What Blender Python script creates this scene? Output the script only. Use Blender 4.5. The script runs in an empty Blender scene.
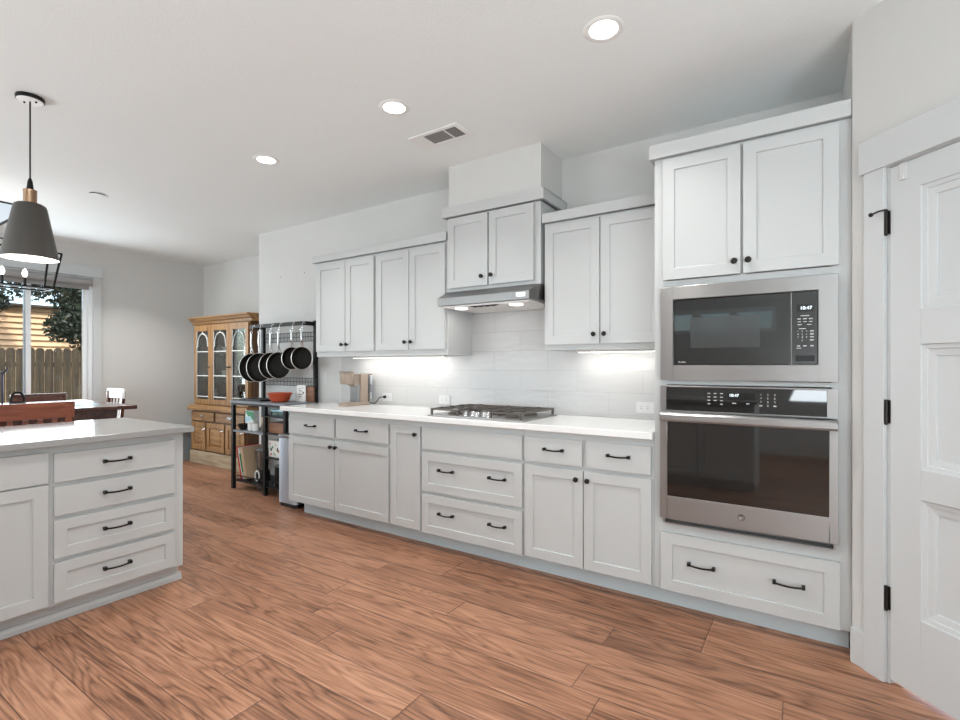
import bpy, bmesh, math, random
from mathutils import Vector, Matrix

random.seed(7)
S = bpy.context.scene
COL = S.collection
PI = math.pi

# ------------------------------------------------------------------ camera
cd = bpy.data.cameras.new('camera')
cam = bpy.data.objects.new('camera', cd)
COL.objects.link(cam)
cam.location = (0, 0, 1.258)
cam.rotation_euler = (PI / 2, 0, math.radians(33.2135))
cd.sensor_width = 36.0
cd.lens = 36.0 * 496.3 / 960.0
cd.shift_y = 6.5 / 960.0
cd.clip_start = 0.02
cd.clip_end = 300
S.camera = cam

# ------------------------------------------------------------------ world, sun, exposure
world = bpy.data.worlds.new('world')
S.world = world
world.use_nodes = True
wn = world.node_tree.nodes
wl = world.node_tree.links
wn.clear()
wo = wn.new('ShaderNodeOutputWorld')
bg = wn.new('ShaderNodeBackground')
sky = wn.new('ShaderNodeTexSky')
sky.sky_type = 'NISHITA'
sky.sun_disc = False
sky.sun_elevation = math.radians(48)
sky.sun_rotation = math.radians(60)
sky.air_density = 1.0
sky.dust_density = 2.0
bg.inputs['Strength'].default_value = 0.40
wl.new(sky.outputs[0], bg.inputs[0])
wl.new(bg.outputs[0], wo.inputs[0])

sl = bpy.data.lights.new('sun', 'SUN')
sl.energy = 3.2
sl.angle = math.radians(0.6)
sl.color = (1.0, 0.93, 0.82)
sun = bpy.data.objects.new('sun', sl)
COL.objects.link(sun)
sun.rotation_euler = Vector((-0.72, 0.22, -0.66)).to_track_quat('-Z', 'Y').to_euler()


def area(name, loc, direction, sx, sy, power, color=(1, 1, 1), spread=180):
    l = bpy.data.lights.new(name, 'AREA')
    l.shape = 'RECTANGLE'
    l.size = sx
    l.size_y = sy
    l.energy = power
    l.color = color
    l.spread = math.radians(spread)
    o = bpy.data.objects.new(name, l)
    COL.objects.link(o)
    o.location = loc
    o.rotation_euler = Vector(direction).to_track_quat('-Z', 'Y').to_euler()
    return o


# added unseen fill, tilted up to brighten the ceiling; then patio daylight
area('fill_living', (-5.2, -2.85, 1.2), (0.1, 1, 2.2), 3.6, 1.7, 205, (0.855, 0.945, 1.0))
area('fill_great_room', (2.15, -0.9, 1.0), (-1, 0.1, 1.35), 2.8, 1.5, 140, (0.855, 0.945, 1.0))
area('fill_rear', (0.9, -2.85, 1.0), (-0.1, 1, 4.0), 2.0, 1.5, 100, (0.855, 0.945, 1.0))
area('daylight_patio', (-7.25, 1.9, 1.2), (1, 0, -0.1), 1.15, 2.1, 36, (0.86, 0.95, 1.0))

S.view_settings.view_transform = 'Standard'
S.view_settings.look = 'None'
S.view_settings.gamma = 1.0
S.view_settings.use_curve_mapping = False
S.view_settings.exposure = 0.36
S.cycles.use_denoising = True
S.cycles.max_bounces = 10
S.cycles.diffuse_bounces = 7
S.cycles.transparent_max_bounces = 12
S.cycles.sample_clamp_indirect = 6.0
S.cycles.caustics_reflective = False
S.cycles.caustics_refractive = False

CEIL = 2.73


# ------------------------------------------------------------------ materials
def new_mat(name):
    m = bpy.data.materials.new(name)
    m.use_nodes = True
    nt = m.node_tree
    b = nt.nodes['Principled BSDF']
    return m, nt, b


def plain(name, color, rough=0.5, metal=0.0, spec=0.5, bump=0.0, bscale=300, coat=0.0, mottle=0.0):
    m, nt, b = new_mat(name)
    b.inputs['Base Color'].default_value = (*color, 1)
    b.inputs['Roughness'].default_value = rough
    b.inputs['Metallic'].default_value = metal
    b.inputs['Specular IOR Level'].default_value = spec
    b.inputs['Coat Weight'].default_value = coat
    N, L = nt.nodes, nt.links
    tc = N.new('ShaderNodeTexCoord')
    nz = N.new('ShaderNodeTexNoise')
    nz.inputs['Scale'].default_value = bscale
    nz.inputs['Detail'].default_value = 2
    L.new(tc.outputs['Object'], nz.inputs['Vector'])
    if bump:
        bp = N.new('ShaderNodeBump')
        bp.inputs['Strength'].default_value = bump
        bp.inputs['Distance'].default_value = 0.002
        L.new(nz.outputs['Fac'], bp.inputs['Height'])
        L.new(bp.outputs[0], b.inputs['Normal'])
    if mottle:
        n2 = N.new('ShaderNodeTexNoise')
        n2.inputs['Scale'].default_value = bscale * 0.1
        n2.inputs['Detail'].default_value = 4
        L.new(tc.outputs['Object'], n2.inputs['Vector'])
        mx = N.new('ShaderNodeMix')
        mx.data_type = 'RGBA'
        mx.inputs[6].default_value = (*[c * (1 - mottle) for c in color], 1)
        mx.inputs[7].default_value = (*[min(1, c * (1 + mottle)) for c in color], 1)
        L.new(n2.outputs['Fac'], mx.inputs[0])
        L.new(mx.outputs[2], b.inputs['Base Color'])
    return m


def math_node(nt, op, a, b=None, c=None):
    n = nt.nodes.new('ShaderNodeMath')
    n.operation = op
    for i, v in enumerate((a, b, c)):
        if v is None:
            continue
        if isinstance(v, (int, float)):
            n.inputs[i].default_value = v
        else:
            nt.links.new(v, n.inputs[i])
    return n.outputs[0]


def ramp(nt, fac, stops):
    r = nt.nodes.new('ShaderNodeValToRGB')
    e = r.color_ramp.elements
    e[0].position, e[0].color = stops[0][0], (*stops[0][1], 1)
    e[1].position, e[1].color = stops[-1][0], (*stops[-1][1], 1)
    for p, c in stops[1:-1]:
        x = e.new(p)
        x.color = (*c, 1)
    nt.links.new(fac, r.inputs[0])
    return r.outputs[0]


def mixc(nt, fac, a, b, mode='MIX'):
    n = nt.nodes.new('ShaderNodeMix')
    n.data_type = 'RGBA'
    n.blend_type = mode
    for sock, v in ((n.inputs[0], fac), (n.inputs[6], a), (n.inputs[7], b)):
        if isinstance(v, (int, float)):
            sock.default_value = v
        elif isinstance(v, tuple):
            sock.default_value = (*v, 1)
        else:
            nt.links.new(v, sock)
    return n.outputs[2]


def floor_mat():
    m, nt, b = new_mat('plank_floor')
    N, L = nt.nodes, nt.links
    tc = N.new('ShaderNodeTexCoord')
    sp = N.new('ShaderNodeSeparateXYZ')
    L.new(tc.outputs['Object'], sp.inputs[0])
    X, Y = sp.outputs[0], sp.outputs[1]
    W, LEN = 0.1772, 1.45
    ry = math_node(nt, 'DIVIDE', math_node(nt, 'SUBTRACT', Y, 1.118 - 0.1772 * 40), W)
    row = math_node(nt, 'FLOOR', ry)
    fy = math_node(nt, 'FRACT', ry)
    wr = N.new('ShaderNodeTexWhiteNoise')
    wr.noise_dimensions = '1D'
    L.new(row, wr.inputs['W'])
    rx = math_node(nt, 'ADD', math_node(nt, 'DIVIDE', X, LEN), math_node(nt, 'MULTIPLY', wr.outputs['Value'], 9.37))
    colx = math_node(nt, 'FLOOR', rx)
    fx = math_node(nt, 'FRACT', rx)
    pid = math_node(nt, 'ADD', math_node(nt, 'MULTIPLY', row, 7.13), math_node(nt, 'MULTIPLY', colx, 3.71))
    wp = N.new('ShaderNodeTexWhiteNoise')
    wp.noise_dimensions = '1D'
    L.new(pid, wp.inputs['W'])
    R = wp.outputs['Value']
    off = math_node(nt, 'MULTIPLY', R, 37.0)

    def cmb(a, bb, c):
        n = N.new('ShaderNodeCombineXYZ')
        for i, v in enumerate((a, bb, c)):
            if isinstance(v, (int, float)):
                n.inputs[i].default_value = v
            else:
                L.new(v, n.inputs[i])
        return n.outputs[0]

    # cathedral figure
    nz = N.new('ShaderNodeTexNoise')
    nz.inputs['Scale'].default_value = 1.0
    nz.inputs['Detail'].default_value = 2.5
    nz.inputs['Roughness'].default_value = 0.5
    nz.inputs['Distortion'].default_value = 0.5
    L.new(cmb(math_node(nt, 'MULTIPLY', X, 0.75), math_node(nt, 'MULTIPLY', Y, 6.5), off), nz.inputs['Vector'])
    rings = math_node(nt, 'SINE', math_node(nt, 'MULTIPLY', nz.outputs['Fac'], 95.0))
    rings = math_node(nt, 'POWER', math_node(nt, 'MULTIPLY_ADD', rings, 0.5, 0.5), 0.45)
    # fine fibre
    n2 = N.new('ShaderNodeTexNoise')
    n2.inputs['Scale'].default_value = 1.0
    n2.inputs['Detail'].default_value = 4
    n2.inputs['Roughness'].default_value = 0.65
    L.new(cmb(math_node(nt, 'MULTIPLY', X, 3.0), math_node(nt, 'MULTIPLY', Y, 85.0), off), n2.inputs['Vector'])
    # broad tone
    n3 = N.new('ShaderNodeTexNoise')
    n3.inputs['Scale'].default_value = 1.0
    n3.inputs['Detail'].default_value = 3
    L.new(cmb(math_node(nt, 'MULTIPLY', X, 2.2), math_node(nt, 'MULTIPLY', Y, 9.0), math_node(nt, 'ADD', off, 9.0)), n3.inputs['Vector'])
    g = math_node(nt, 'ADD', math_node(nt, 'MULTIPLY', rings, 0.17),
                  math_node(nt, 'ADD', math_node(nt, 'MULTIPLY', n2.outputs['Fac'], 0.66),
                            math_node(nt, 'MULTIPLY', n3.outputs['Fac'], 0.30)))
    g = math_node(nt, 'ADD', g, math_node(nt, 'MULTIPLY', math_node(nt, 'SUBTRACT', R, 0.5), 0.14))
    base = ramp(nt, g, [(0.36, (0.095, 0.040, 0.021)), (0.49, (0.205, 0.092, 0.050)), (0.62, (0.315, 0.150, 0.085)), (0.78, (0.44, 0.228, 0.137))])
    # seams
    dy = math_node(nt, 'MULTIPLY', math_node(nt, 'MINIMUM', fy, math_node(nt, 'SUBTRACT', 1.0, fy)), W)
    dx = math_node(nt, 'MULTIPLY', math_node(nt, 'MINIMUM', fx, math_node(nt, 'SUBTRACT', 1.0, fx)), LEN)
    d = math_node(nt, 'MINIMUM', dy, dx)
    seam = math_node(nt, 'LESS_THAN', d, 0.0013)
    edge = N.new('ShaderNodeMapRange')
    edge.inputs['From Min'].default_value = 0.0
    edge.inputs['From Max'].default_value = 0.009
    edge.clamp = True
    L.new(d, edge.inputs['Value'])
    colr = mixc(nt, seam, base, (0.05, 0.02, 0.012))
    L.new(colr, b.inputs['Base Color'])
    ro = math_node(nt, 'MULTIPLY_ADD', n2.outputs['Fac'], 0.22, 0.27)
    L.new(ro, b.inputs['Roughness'])
    b.inputs['Specular IOR Level'].default_value = 0.42
    hh = math_node(nt, 'ADD', math_node(nt, 'MULTIPLY', edge.outputs[0], 1.0), math_node(nt, 'MULTIPLY', n2.outputs['Fac'], 0.10))
    bp = N.new('ShaderNodeBump')
    bp.inputs['Strength'].default_value = 0.9
    bp.inputs['Distance'].default_value = 0.0026
    L.new(hh, bp.inputs['Height'])
    L.new(bp.outputs[0], b.inputs['Normal'])
    return m


def wood(name, dark, light, axis=2, rough=0.4, scale=1.0, coat=0.0):
    m, nt, b = new_mat(name)
    N, L = nt.nodes, nt.links
    tc = N.new('ShaderNodeTexCoord')
    mp = N.new('ShaderNodeMapping')
    sc = [26 * scale, 26 * scale, 26 * scale]
    sc[axis] = 2.2 * scale
    mp.inputs['Scale'].default_value = sc
    L.new(tc.outputs['Object'], mp.inputs[0])
    nz = N.new('ShaderNodeTexNoise')
    nz.inputs['Scale'].default_value = 1.0
    nz.inputs['Detail'].default_value = 5
    nz.inputs['Distortion'].default_value = 1.0
    L.new(mp.outputs[0], nz.inputs['Vector'])
    c = ramp(nt, nz.outputs['Fac'], [(0.3, dark), (0.7, light)])
    L.new(c, b.inputs['Base Color'])
    b.inputs['Roughness'].default_value = rough
    b.inputs['Coat Weight'].default_value = coat
    bp = N.new('ShaderNodeBump')
    bp.inputs['Strength'].default_value = 0.15
    bp.inputs['Distance'].default_value = 0.001
    L.new(nz.outputs['Fac'], bp.inputs['Height'])
    L.new(bp.outputs[0], b.inputs['Normal'])
    return m


def tile_mat():
    m, nt, b = new_mat('glazed_subway_tile')
    N, L = nt.nodes, nt.links
    tc = N.new('ShaderNodeTexCoord')
    sp = N.new('ShaderNodeSeparateXYZ')
    L.new(tc.outputs['Object'], sp.inputs[0])
    cb = N.new('ShaderNodeCombineXYZ')
    L.new(math_node(nt, 'ADD', sp.outputs[0], 4.525 - 0.0245 + 0.0), cb.inputs[0])
    L.new(math_node(nt, 'ADD', sp.outputs[2], -0.9345 + 0.0), cb.inputs[1])
    br = N.new('ShaderNodeTexBrick')
    br.offset = 0.5
    br.inputs['Scale'].default_value = 1.0
    br.inputs['Brick Width'].default_value = 0.4525
    br.inputs['Row Height'].default_value = 0.1472
    br.inputs['Mortar Size'].default_value = 0.0016
    br.inputs['Mortar Smooth'].default_value = 0.3
    br.inputs['Color1'].default_value = (0.52, 0.52, 0.517, 1)
    br.inputs['Color2'].default_value = (0.50, 0.50, 0.497, 1)
    br.inputs['Mortar'].default_value = (0.40, 0.397, 0.39, 1)
    L.new(cb.outputs[0], br.inputs['Vector'])
    L.new(br.outputs['Color'], b.inputs['Base Color'])
    b.inputs['Roughness'].default_value = 0.2
    b.inputs['Specular IOR Level'].default_value = 0.28
    nz = N.new('ShaderNodeTexNoise')
    nz.inputs['Scale'].default_value = 1.0
    nz.inputs['Detail'].default_value = 1.5
    mp = N.new('ShaderNodeMapping')
    mp.inputs['Scale'].default_value = (11, 11, 26)
    L.new(tc.outputs['Object'], mp.inputs[0])
    L.new(mp.outputs[0], nz.inputs['Vector'])
    h = math_node(nt, 'SUBTRACT', math_node(nt, 'MULTIPLY', nz.outputs['Fac'], 1.6), math_node(nt, 'MULTIPLY', br.outputs['Fac'], 0.5))
    bp = N.new('ShaderNodeBump')
    bp.inputs['Strength'].default_value = 0.34
    bp.inputs['Distance'].default_value = 0.004
    L.new(h, bp.inputs['Height'])
    L.new(bp.outputs[0], b.inputs['Normal'])
    return m


def steel_mat(name, axis=0, color=(0.36, 0.355, 0.352), rough=0.36):
    m, nt, b = new_mat(name)
    N, L = nt.nodes, nt.links
    tc = N.new('ShaderNodeTexCoord')
    mp = N.new('ShaderNodeMapping')
    sc = [420, 420, 420]
    sc[axis] = 4
    mp.inputs['Scale'].default_value = sc
    L.new(tc.outputs['Object'], mp.inputs[0])
    nz = N.new('ShaderNodeTexNoise')
    nz.inputs['Scale'].default_value = 1
    nz.inputs['Detail'].default_value = 2
    L.new(mp.outputs[0], nz.inputs['Vector'])
    b.inputs['Base Color'].default_value = (*color, 1)
    b.inputs['Metallic'].default_value = 1.0
    b.inputs['Anisotropic'].default_value = 0.85
    b.inputs['Anisotropic Rotation'].default_value = 0.25
    tg = N.new('ShaderNodeTangent')
    tg.direction_type = 'RADIAL'
    tg.axis = 'Z'
    L.new(tg.outputs[0], b.inputs['Tangent'])
    L.new(math_node(nt, 'MULTIPLY_ADD', nz.outputs['Fac'], 0.08, rough - 0.04), b.inputs['Roughness'])
    n2 = N.new('ShaderNodeTexNoise')
    n2.inputs['Scale'].default_value = 7
    L.new(tc.outputs['Object'], n2.inputs['Vector'])
    bp = N.new('ShaderNodeBump')
    bp.inputs['Strength'].default_value = 0.25
    bp.inputs['Distance'].default_value = 0.004
    L.new(n2.outputs['Fac'], bp.inputs['Height'])
    b2 = N.new('ShaderNodeBump')
    b2.inputs['Strength'].default_value = 0.03
    b2.inputs['Distance'].default_value = 0.0004
    L.new(nz.outputs['Fac'], b2.inputs['Height'])
    L.new(bp.outputs[0], b2.inputs['Normal'])
    L.new(b2.outputs[0], b.inputs['Normal'])
    return m


def emit(name, color, strength):
    m = bpy.data.materials.new(name)
    m.use_nodes = True
    nt = m.node_tree
    nt.nodes.clear()
    o = nt.nodes.new('ShaderNodeOutputMaterial')
    e = nt.nodes.new('ShaderNodeEmission')
    e.inputs[0].default_value = (*color, 1)
    e.inputs[1].default_value = strength
    nt.links.new(e.outputs[0], o.inputs[0])
    return m


def glass_mat(name, tint=(1, 1, 1), refl=0.07, rough=0.01):
    m = bpy.data.materials.new(name)
    m.use_nodes = True
    nt = m.node_tree
    nt.nodes.clear()
    N, L = nt.nodes, nt.links
    o = N.new('ShaderNodeOutputMaterial')
    t = N.new('ShaderNodeBsdfTransparent')
    t.inputs[0].default_value = (*tint, 1)
    g = N.new('ShaderNodeBsdfGlossy')
    g.inputs['Roughness'].default_value = rough
    f = N.new('ShaderNodeFresnel')
    f.inputs[0].default_value = 1.45
    mx = N.new('ShaderNodeMixShader')
    L.new(math_node(nt, 'MAXIMUM', math_node(nt, 'MULTIPLY_ADD', f.outputs[0], 0.8, refl - 0.03), 0.004), mx.inputs[0])
    L.new(t.outputs[0], mx.inputs[1])
    L.new(g.outputs[0], mx.inputs[2])
    L.new(mx.outputs[0], o.inputs[0])
    return m


M = {}
M['cab'] = plain('white_cabinet_paint', (0.492, 0.504, 0.502), 0.36, bump=0.03, bscale=220)
M['trimw'] = plain('white_trim_paint', (0.545, 0.562, 0.565), 0.38, bump=0.02, bscale=200)
M['wall'] = plain('warm_grey_wall_paint', (0.575, 0.572, 0.556), 0.75, bump=0.35, bscale=260)
M['ceil'] = plain('ceiling_orange_peel', (0.80, 0.825, 0.82), 0.85, bump=0.6, bscale=120)
M['toe'] = plain('grey_toe_kick_paint', (0.55, 0.62, 0.65), 0.45)
M['quartz'] = plain('white_quartz', (0.79, 0.79, 0.785), 0.13, bscale=400, mottle=0.02)
M['greyquartz'] = plain('grey_quartz', (0.31, 0.307, 0.30), 0.10, bscale=600, mottle=0.08)
M['floor'] = floor_mat()
M['tile'] = tile_mat()
M['steel'] = steel_mat('brushed_steel', 0)
M['hoodsteel'] = steel_mat('hood_steel', 0, (0.25, 0.247, 0.243), 0.30)
M['steelv'] = steel_mat('brushed_steel_upright', 2, (0.55, 0.60, 0.66), 0.42)
M['steeldark'] = steel_mat('dull_steel', 0, (0.36, 0.35, 0.34), 0.34)
M['black'] = plain('black_metal', (0.007, 0.007, 0.007), 0.42, spec=0.25)
M['bronze'] = plain('oil_rubbed_bronze', (0.018, 0.015, 0.013), 0.38, metal=0.3, spec=0.3)
M['blackglass'] = plain('black_appliance_glass', (0.006, 0.006, 0.006), 0.03, spec=0.8)
M['blackplastic'] = plain('black_plastic', (0.01, 0.01, 0.0105), 0.4, spec=0.3)
M['ovenglass'] = plain('smoked_oven_glass', (0.012, 0.0115, 0.011), 0.035, spec=0.85)
M['mesh'] = plain('grey_door_mesh', (0.045, 0.046, 0.047), 0.10, spec=0.5)
M['display'] = plain('display_black', (0.003, 0.003, 0.003), 0.1)
M['legend'] = plain('pale_grey_legend', (0.55, 0.55, 0.55), 0.5)
M['digits'] = emit('lit_digits', (0.85, 0.95, 1.0), 2.2)
M['iron'] = plain('cast_iron', (0.085, 0.072, 0.062), 0.5, bump=0.3, bscale=200)
M['chrome'] = plain('chrome', (0.72, 0.72, 0.73), 0.14, metal=1.0)
M['plate'] = plain('white_plastic_plate', (0.60, 0.60, 0.595), 0.35)
M['slot'] = plain('dark_slot', (0.06, 0.06, 0.06), 0.6)
M['ventgrey'] = plain('vent_shadowed_metal', (0.26, 0.245, 0.235), 0.6)
M['ventwhite'] = plain('white_vent_enamel', (0.80, 0.79, 0.775), 0.45)
M['lamp'] = emit('downlight_diffuser', (1.0, 0.97, 0.93), 9.0)
M['hoodlamp'] = emit('hood_lamp', (1.0, 0.97, 0.94), 5.0)
M['strip'] = emit('led_strip', (1.0, 0.95, 0.88), 4.0)
M['bulb'] = emit('candle_bulb', (1.0, 0.93, 0.82), 7.0)
M['glow'] = emit('pendant_bulb', (1.0, 0.95, 0.88), 12.0)
M['shade'] = plain('dark_grey_metal_shade', (0.085, 0.079, 0.072), 0.42, metal=0.55, bump=0.05, bscale=150)
M['shadein'] = plain('white_shade_lining', (0.90, 0.89, 0.87), 0.6)
M['copper'] = plain('copper_socket', (0.34, 0.22, 0.14), 0.3, metal=0.9)
M['oak'] = wood('golden_oak', (0.17, 0.08, 0.024), (0.36, 0.195, 0.068), 2, 0.42)
M['oakh'] = wood('golden_oak_crosswise', (0.17, 0.08, 0.024), (0.36, 0.195, 0.068), 0, 0.42)
M['oakdark'] = wood('oak_painted_shade', (0.07, 0.033, 0.014), (0.14, 0.07, 0.03), 2, 0.5)  # darkened oak copy, shade put into the colour
M['oakwash'] = wood('worn_pale_oak', (0.27, 0.20, 0.12), (0.46, 0.37, 0.25), 0, 0.6)
M['hutchin'] = plain('dark_hutch_interior', (0.13, 0.125, 0.11), 0.7)
M['lead'] = plain('pale_leading', (0.72, 0.73, 0.70), 0.35)
M['cabglass'] = glass_mat('hutch_glass', (0.88, 0.90, 0.89), 0.005)
M['paneglass'] = glass_mat('window_glass', (0.97, 0.99, 0.99), 0.015)
M['clear'] = glass_mat('clear_plastic', (0.90, 0.92, 0.93), 0.10)
M['jarteal'] = glass_mat('teal_glass', (0.55, 0.75, 0.74), 0.14)
M['cherry'] = wood('cherry_wood', (0.16, 0.042, 0.022), (0.31, 0.095, 0.05), 0, 0.3, coat=0.2)
M['cherrydark'] = wood('dark_cherry_wood', (0.055, 0.018, 0.012), (0.12, 0.04, 0.025), 0, 0.22, coat=0.3)
M['china'] = plain('white_china_and_glare', (0.80, 0.80, 0.78), 0.2)
M['nonstick'] = plain('nonstick_coating', (0.006, 0.0055, 0.004), 0.5, spec=0.12)
M['panout'] = plain('pan_outside', (0.007, 0.007, 0.007), 0.4, spec=0.2)
M['rim'] = plain('steel_pan_rim', (0.55, 0.54, 0.50), 0.3, metal=1.0)
M['bluegrey'] = plain('slate_shelf_board', (0.20, 0.215, 0.235), 0.5, mottle=0.15, bscale=80)
M['red'] = plain('red_card', (0.55, 0.03, 0.02), 0.5)
M['enamel'] = plain('speckled_red_enamel', (0.50, 0.085, 0.035), 0.3, bscale=900, mottle=0.35)
M['tan'] = plain('tan_board', (0.52, 0.38, 0.25), 0.6, mottle=0.1, bscale=60)
M['green'] = plain('green_print', (0.02, 0.28, 0.10), 0.5)
M['blue'] = plain('pale_blue_print', (0.40, 0.66, 0.76), 0.5)
M['whitecard'] = plain('white_card', (0.78, 0.78, 0.76), 0.5)
M['brown'] = wood('brown_wooden_box', (0.14, 0.06, 0.03), (0.28, 0.13, 0.07), 0, 0.5)
M['champagne'] = plain('champagne_plastic', (0.315, 0.25, 0.20), 0.34, metal=0.1)
M['champdark'] = plain('brown_grey_plastic', (0.24, 0.20, 0.16), 0.35, metal=0.2)
M['greypl'] = plain('grey_stippled_plastic', (0.20, 0.20, 0.205), 0.4, bump=0.2, bscale=150, mottle=0.3)
M['vinyl'] = plain('white_vinyl_frame', (0.80, 0.815, 0.82), 0.3)
M['blind'] = plain('grey_roller_blind', (0.30, 0.295, 0.29), 0.6)
M['binblue'] = plain('blue_grey_plastic', (0.24, 0.275, 0.29), 0.3, mottle=0.2, bscale=40)
M['fence'] = wood('weathered_fence_board', (0.014, 0.010, 0.0045), (0.060, 0.041, 0.018), 2, 0.85, scale=0.55)
M['siding'] = plain('tan_lap_siding', (0.58, 0.40, 0.24), 0.8)
M['bark'] = plain('tree_bark', (0.055, 0.045, 0.035), 0.9, bump=0.8, bscale=30)
M['leaf'] = plain('dark_green_leaves', (0.016, 0.026, 0.010), 0.55, mottle=0.6, bscale=20)
M['soil'] = plain('dry_garden_ground', (0.18, 0.15, 0.10), 0.9, mottle=0.3, bscale=20)
M['badge'] = plain('badge_grey_metal', (0.19, 0.18, 0.17), 0.3, metal=0.9)
M['floral'] = plain('white_floral_card', (0.74, 0.73, 0.71), 0.6)
M['navy'] = plain('dark_navy_metal', (0.02, 0.02, 0.06), 0.3, metal=0.4)


# ------------------------------------------------------------------ mesh helpers
class MB:
    def __init__(self):
        self.v, self.f = [], []

    def add(self, vs, fs):
        o = len(self.v)
        self.v += [tuple(p) for p in vs]
        self.f += [tuple(i + o for i in f) for f in fs]
        return self

    def box(self, x0, x1, y0, y1, z0, z1):
        x0, x1 = sorted((x0, x1)); y0, y1 = sorted((y0, y1)); z0, z1 = sorted((z0, z1))
        vs = [(x0, y0, z0), (x1, y0, z0), (x1, y1, z0), (x0, y1, z0), (x0, y0, z1), (x1, y0, z1), (x1, y1, z1), (x0, y1, z1)]
        return self.add(vs, [(0, 3, 2, 1), (4, 5, 6, 7), (0, 1, 5, 4), (1, 2, 6, 5), (2, 3, 7, 6), (3, 0, 4, 7)])

    def prism(self, poly, axis, a, b):
        """poly: 2D points; axis 0/1/2 is the extrusion axis (the two others in order)."""
        n = len(poly)
        def pt(p, t):
            q = [0, 0, 0]
            k = [i for i in range(3) if i != axis]
            q[axis] = t; q[k[0]] = p[0]; q[k[1]] = p[1]
            return tuple(q)
        vs = [pt(p, a) for p in poly] + [pt(p, b) for p in poly]
        fs = [tuple(range(n)), tuple(range(2 * n - 1, n - 1, -1))]
        fs += [(i, (i + 1) % n, (i + 1) % n + n, i + n) for i in range(n)]
        return self.add(vs, fs)

    def lathe(self, prof, c=(0, 0, 0), seg=24, axis=2, cap=True):
        """prof: list of (r, h) along the axis."""
        n = len(prof)
        vs = []
        for i in range(seg):
            a = 2 * PI * i / seg
            for r, h in prof:
                p = [r * math.cos(a), r * math.sin(a), h]
                if axis == 1: p = [p[0], p[2], p[1]]
                if axis == 0: p = [p[2], p[0], p[1]]
                vs.append((c[0] + p[0], c[1] + p[1], c[2] + p[2]))
        fs = []
        for i in range(seg):
            j = (i + 1) % seg
            for k in range(n - 1):
                fs.append((i * n + k, j * n + k, j * n + k + 1, i * n + k + 1))
        if cap:
            if prof[0][0] > 1e-5: fs.append(tuple(i * n for i in range(seg))[::-1])
            if prof[-1][0] > 1e-5: fs.append(tuple(i * n + n - 1 for i in range(seg)))
        return self.add(vs, fs)

    def tube(self, pts, r, seg=8, closed=False):
        pts = [Vector(p) for p in pts]
        n = len(pts)
        rs = r if isinstance(r, (list, tuple)) else [r] * n
        vs = []
        up = None
        for i, p in enumerate(pts):
            if closed:
                t = (pts[(i + 1) % n] - pts[i - 1])
            else:
                t = (pts[min(i + 1, n - 1)] - pts[max(i - 1, 0)])
            t.normalize()
            if up is None:
                up = Vector((0, 0, 1)) if abs(t.z) < 0.9 else Vector((1, 0, 0))
            s = t.cross(up)
            if s.length < 1e-4:
                s = t.cross(Vector((0.3, 1, 0.2)))
            s.normalize()
            u = s.cross(t); u.normalize(); up = u
            for k in range(seg):
                a = 2 * PI * k / seg
                vs.append(tuple(p + (s * math.cos(a) + u * math.sin(a)) * rs[i]))
        fs = []
        m = n if closed else n - 1
        for i in range(m):
            j = (i + 1) % n
            for k in range(seg):
                l = (k + 1) % seg
                fs.append((i * seg + k, i * seg + l, j * seg + l, j * seg + k))
        if not closed:
            fs.append(tuple(range(seg))[::-1])
            fs.append(tuple((n - 1) * seg + k for k in range(seg)))
        return self.add(vs, fs)

    def bar(self, a, b, w, d=None):
        """square bar from a to b."""
        d = d or w
        a, b = Vector(a), Vector(b)
        t = (b - a).normalized()
        up = Vector((0, 0, 1)) if abs(t.z) < 0.9 else Vector((0, 1, 0))
        s = t.cross(up).normalized(); u = s.cross(t).normalized()
        vs = []
        for p in (a, b):
            for x, y in ((-1, -1), (1, -1), (1, 1), (-1, 1)):
                vs.append(tuple(p + s * (x * w / 2) + u * (y * d / 2)))
        return self.add(vs, [(0, 1, 2, 3), (7, 6, 5, 4), (0, 4, 5, 1), (1, 5, 6, 2), (2, 6, 7, 3), (3, 7, 4, 0)])

    def sphere(self, c, r, seg=14, rings=8, sz=1.0):
        prof = [(max(1e-6, r * math.sin(PI * i / rings)), -r * sz * math.cos(PI * i / rings)) for i in range(rings + 1)]
        prof[0] = (1e-6, prof[0][1]); prof[-1] = (1e-6, prof[-1][1])
        return self.lathe(prof, c, seg, 2, False)

    def xf(self, mat):
        self.v = [tuple(mat @ Vector(p)) for p in self.v]
        return self

    def build(self, name, mat, parent=None, bevel=0.0, smooth=False, loc=None, seg=2):
        me = bpy.data.meshes.new(name)
        o = bpy.data.objects.new(name, me)
        org = Vector((0, 0, 0))
        p = parent
        while p is not None:
            org += p.location
            p = p.parent
        if loc is not None:
            org = Vector(loc)
            o.location = loc
        me.from_pydata([tuple(Vector(q) - org) for q in self.v], [], self.f)
        bm = bmesh.new()
        bm.from_mesh(me)
        if smooth or bevel:
            bmesh.ops.remove_doubles(bm, verts=bm.verts, dist=1e-5)
        bmesh.ops.recalc_face_normals(bm, faces=bm.faces)
        bm.to_mesh(me)
        bm.free()
        me.materials.append(mat)
        if smooth:
            me.shade_smooth()
            me.set_sharp_from_angle(angle=math.radians(40))
        if bevel:
            b = o.modifiers.new('bevel', 'BEVEL')
            b.width = bevel
            b.segments = seg
            b.limit_method = 'ANGLE'
            b.angle_limit = math.radians(40)
            b.harden_normals = False
        COL.objects.link(o)
        if parent is not None:
            o.parent = parent
        return o


def tag(o, label=None, cat=None, group=None, kind=None):
    if label: o['label'] = label
    if cat: o['category'] = cat
    if group: o['group'] = group
    if kind: o['kind'] = kind
    return o


def thing(name, label, cat, loc=(0, 0, 0), group=None):
    o = bpy.data.objects.new(name, None)
    o.empty_display_size = 0.05
    o.location = loc
    COL.objects.link(o)
    return tag(o, label, cat, group)


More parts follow.
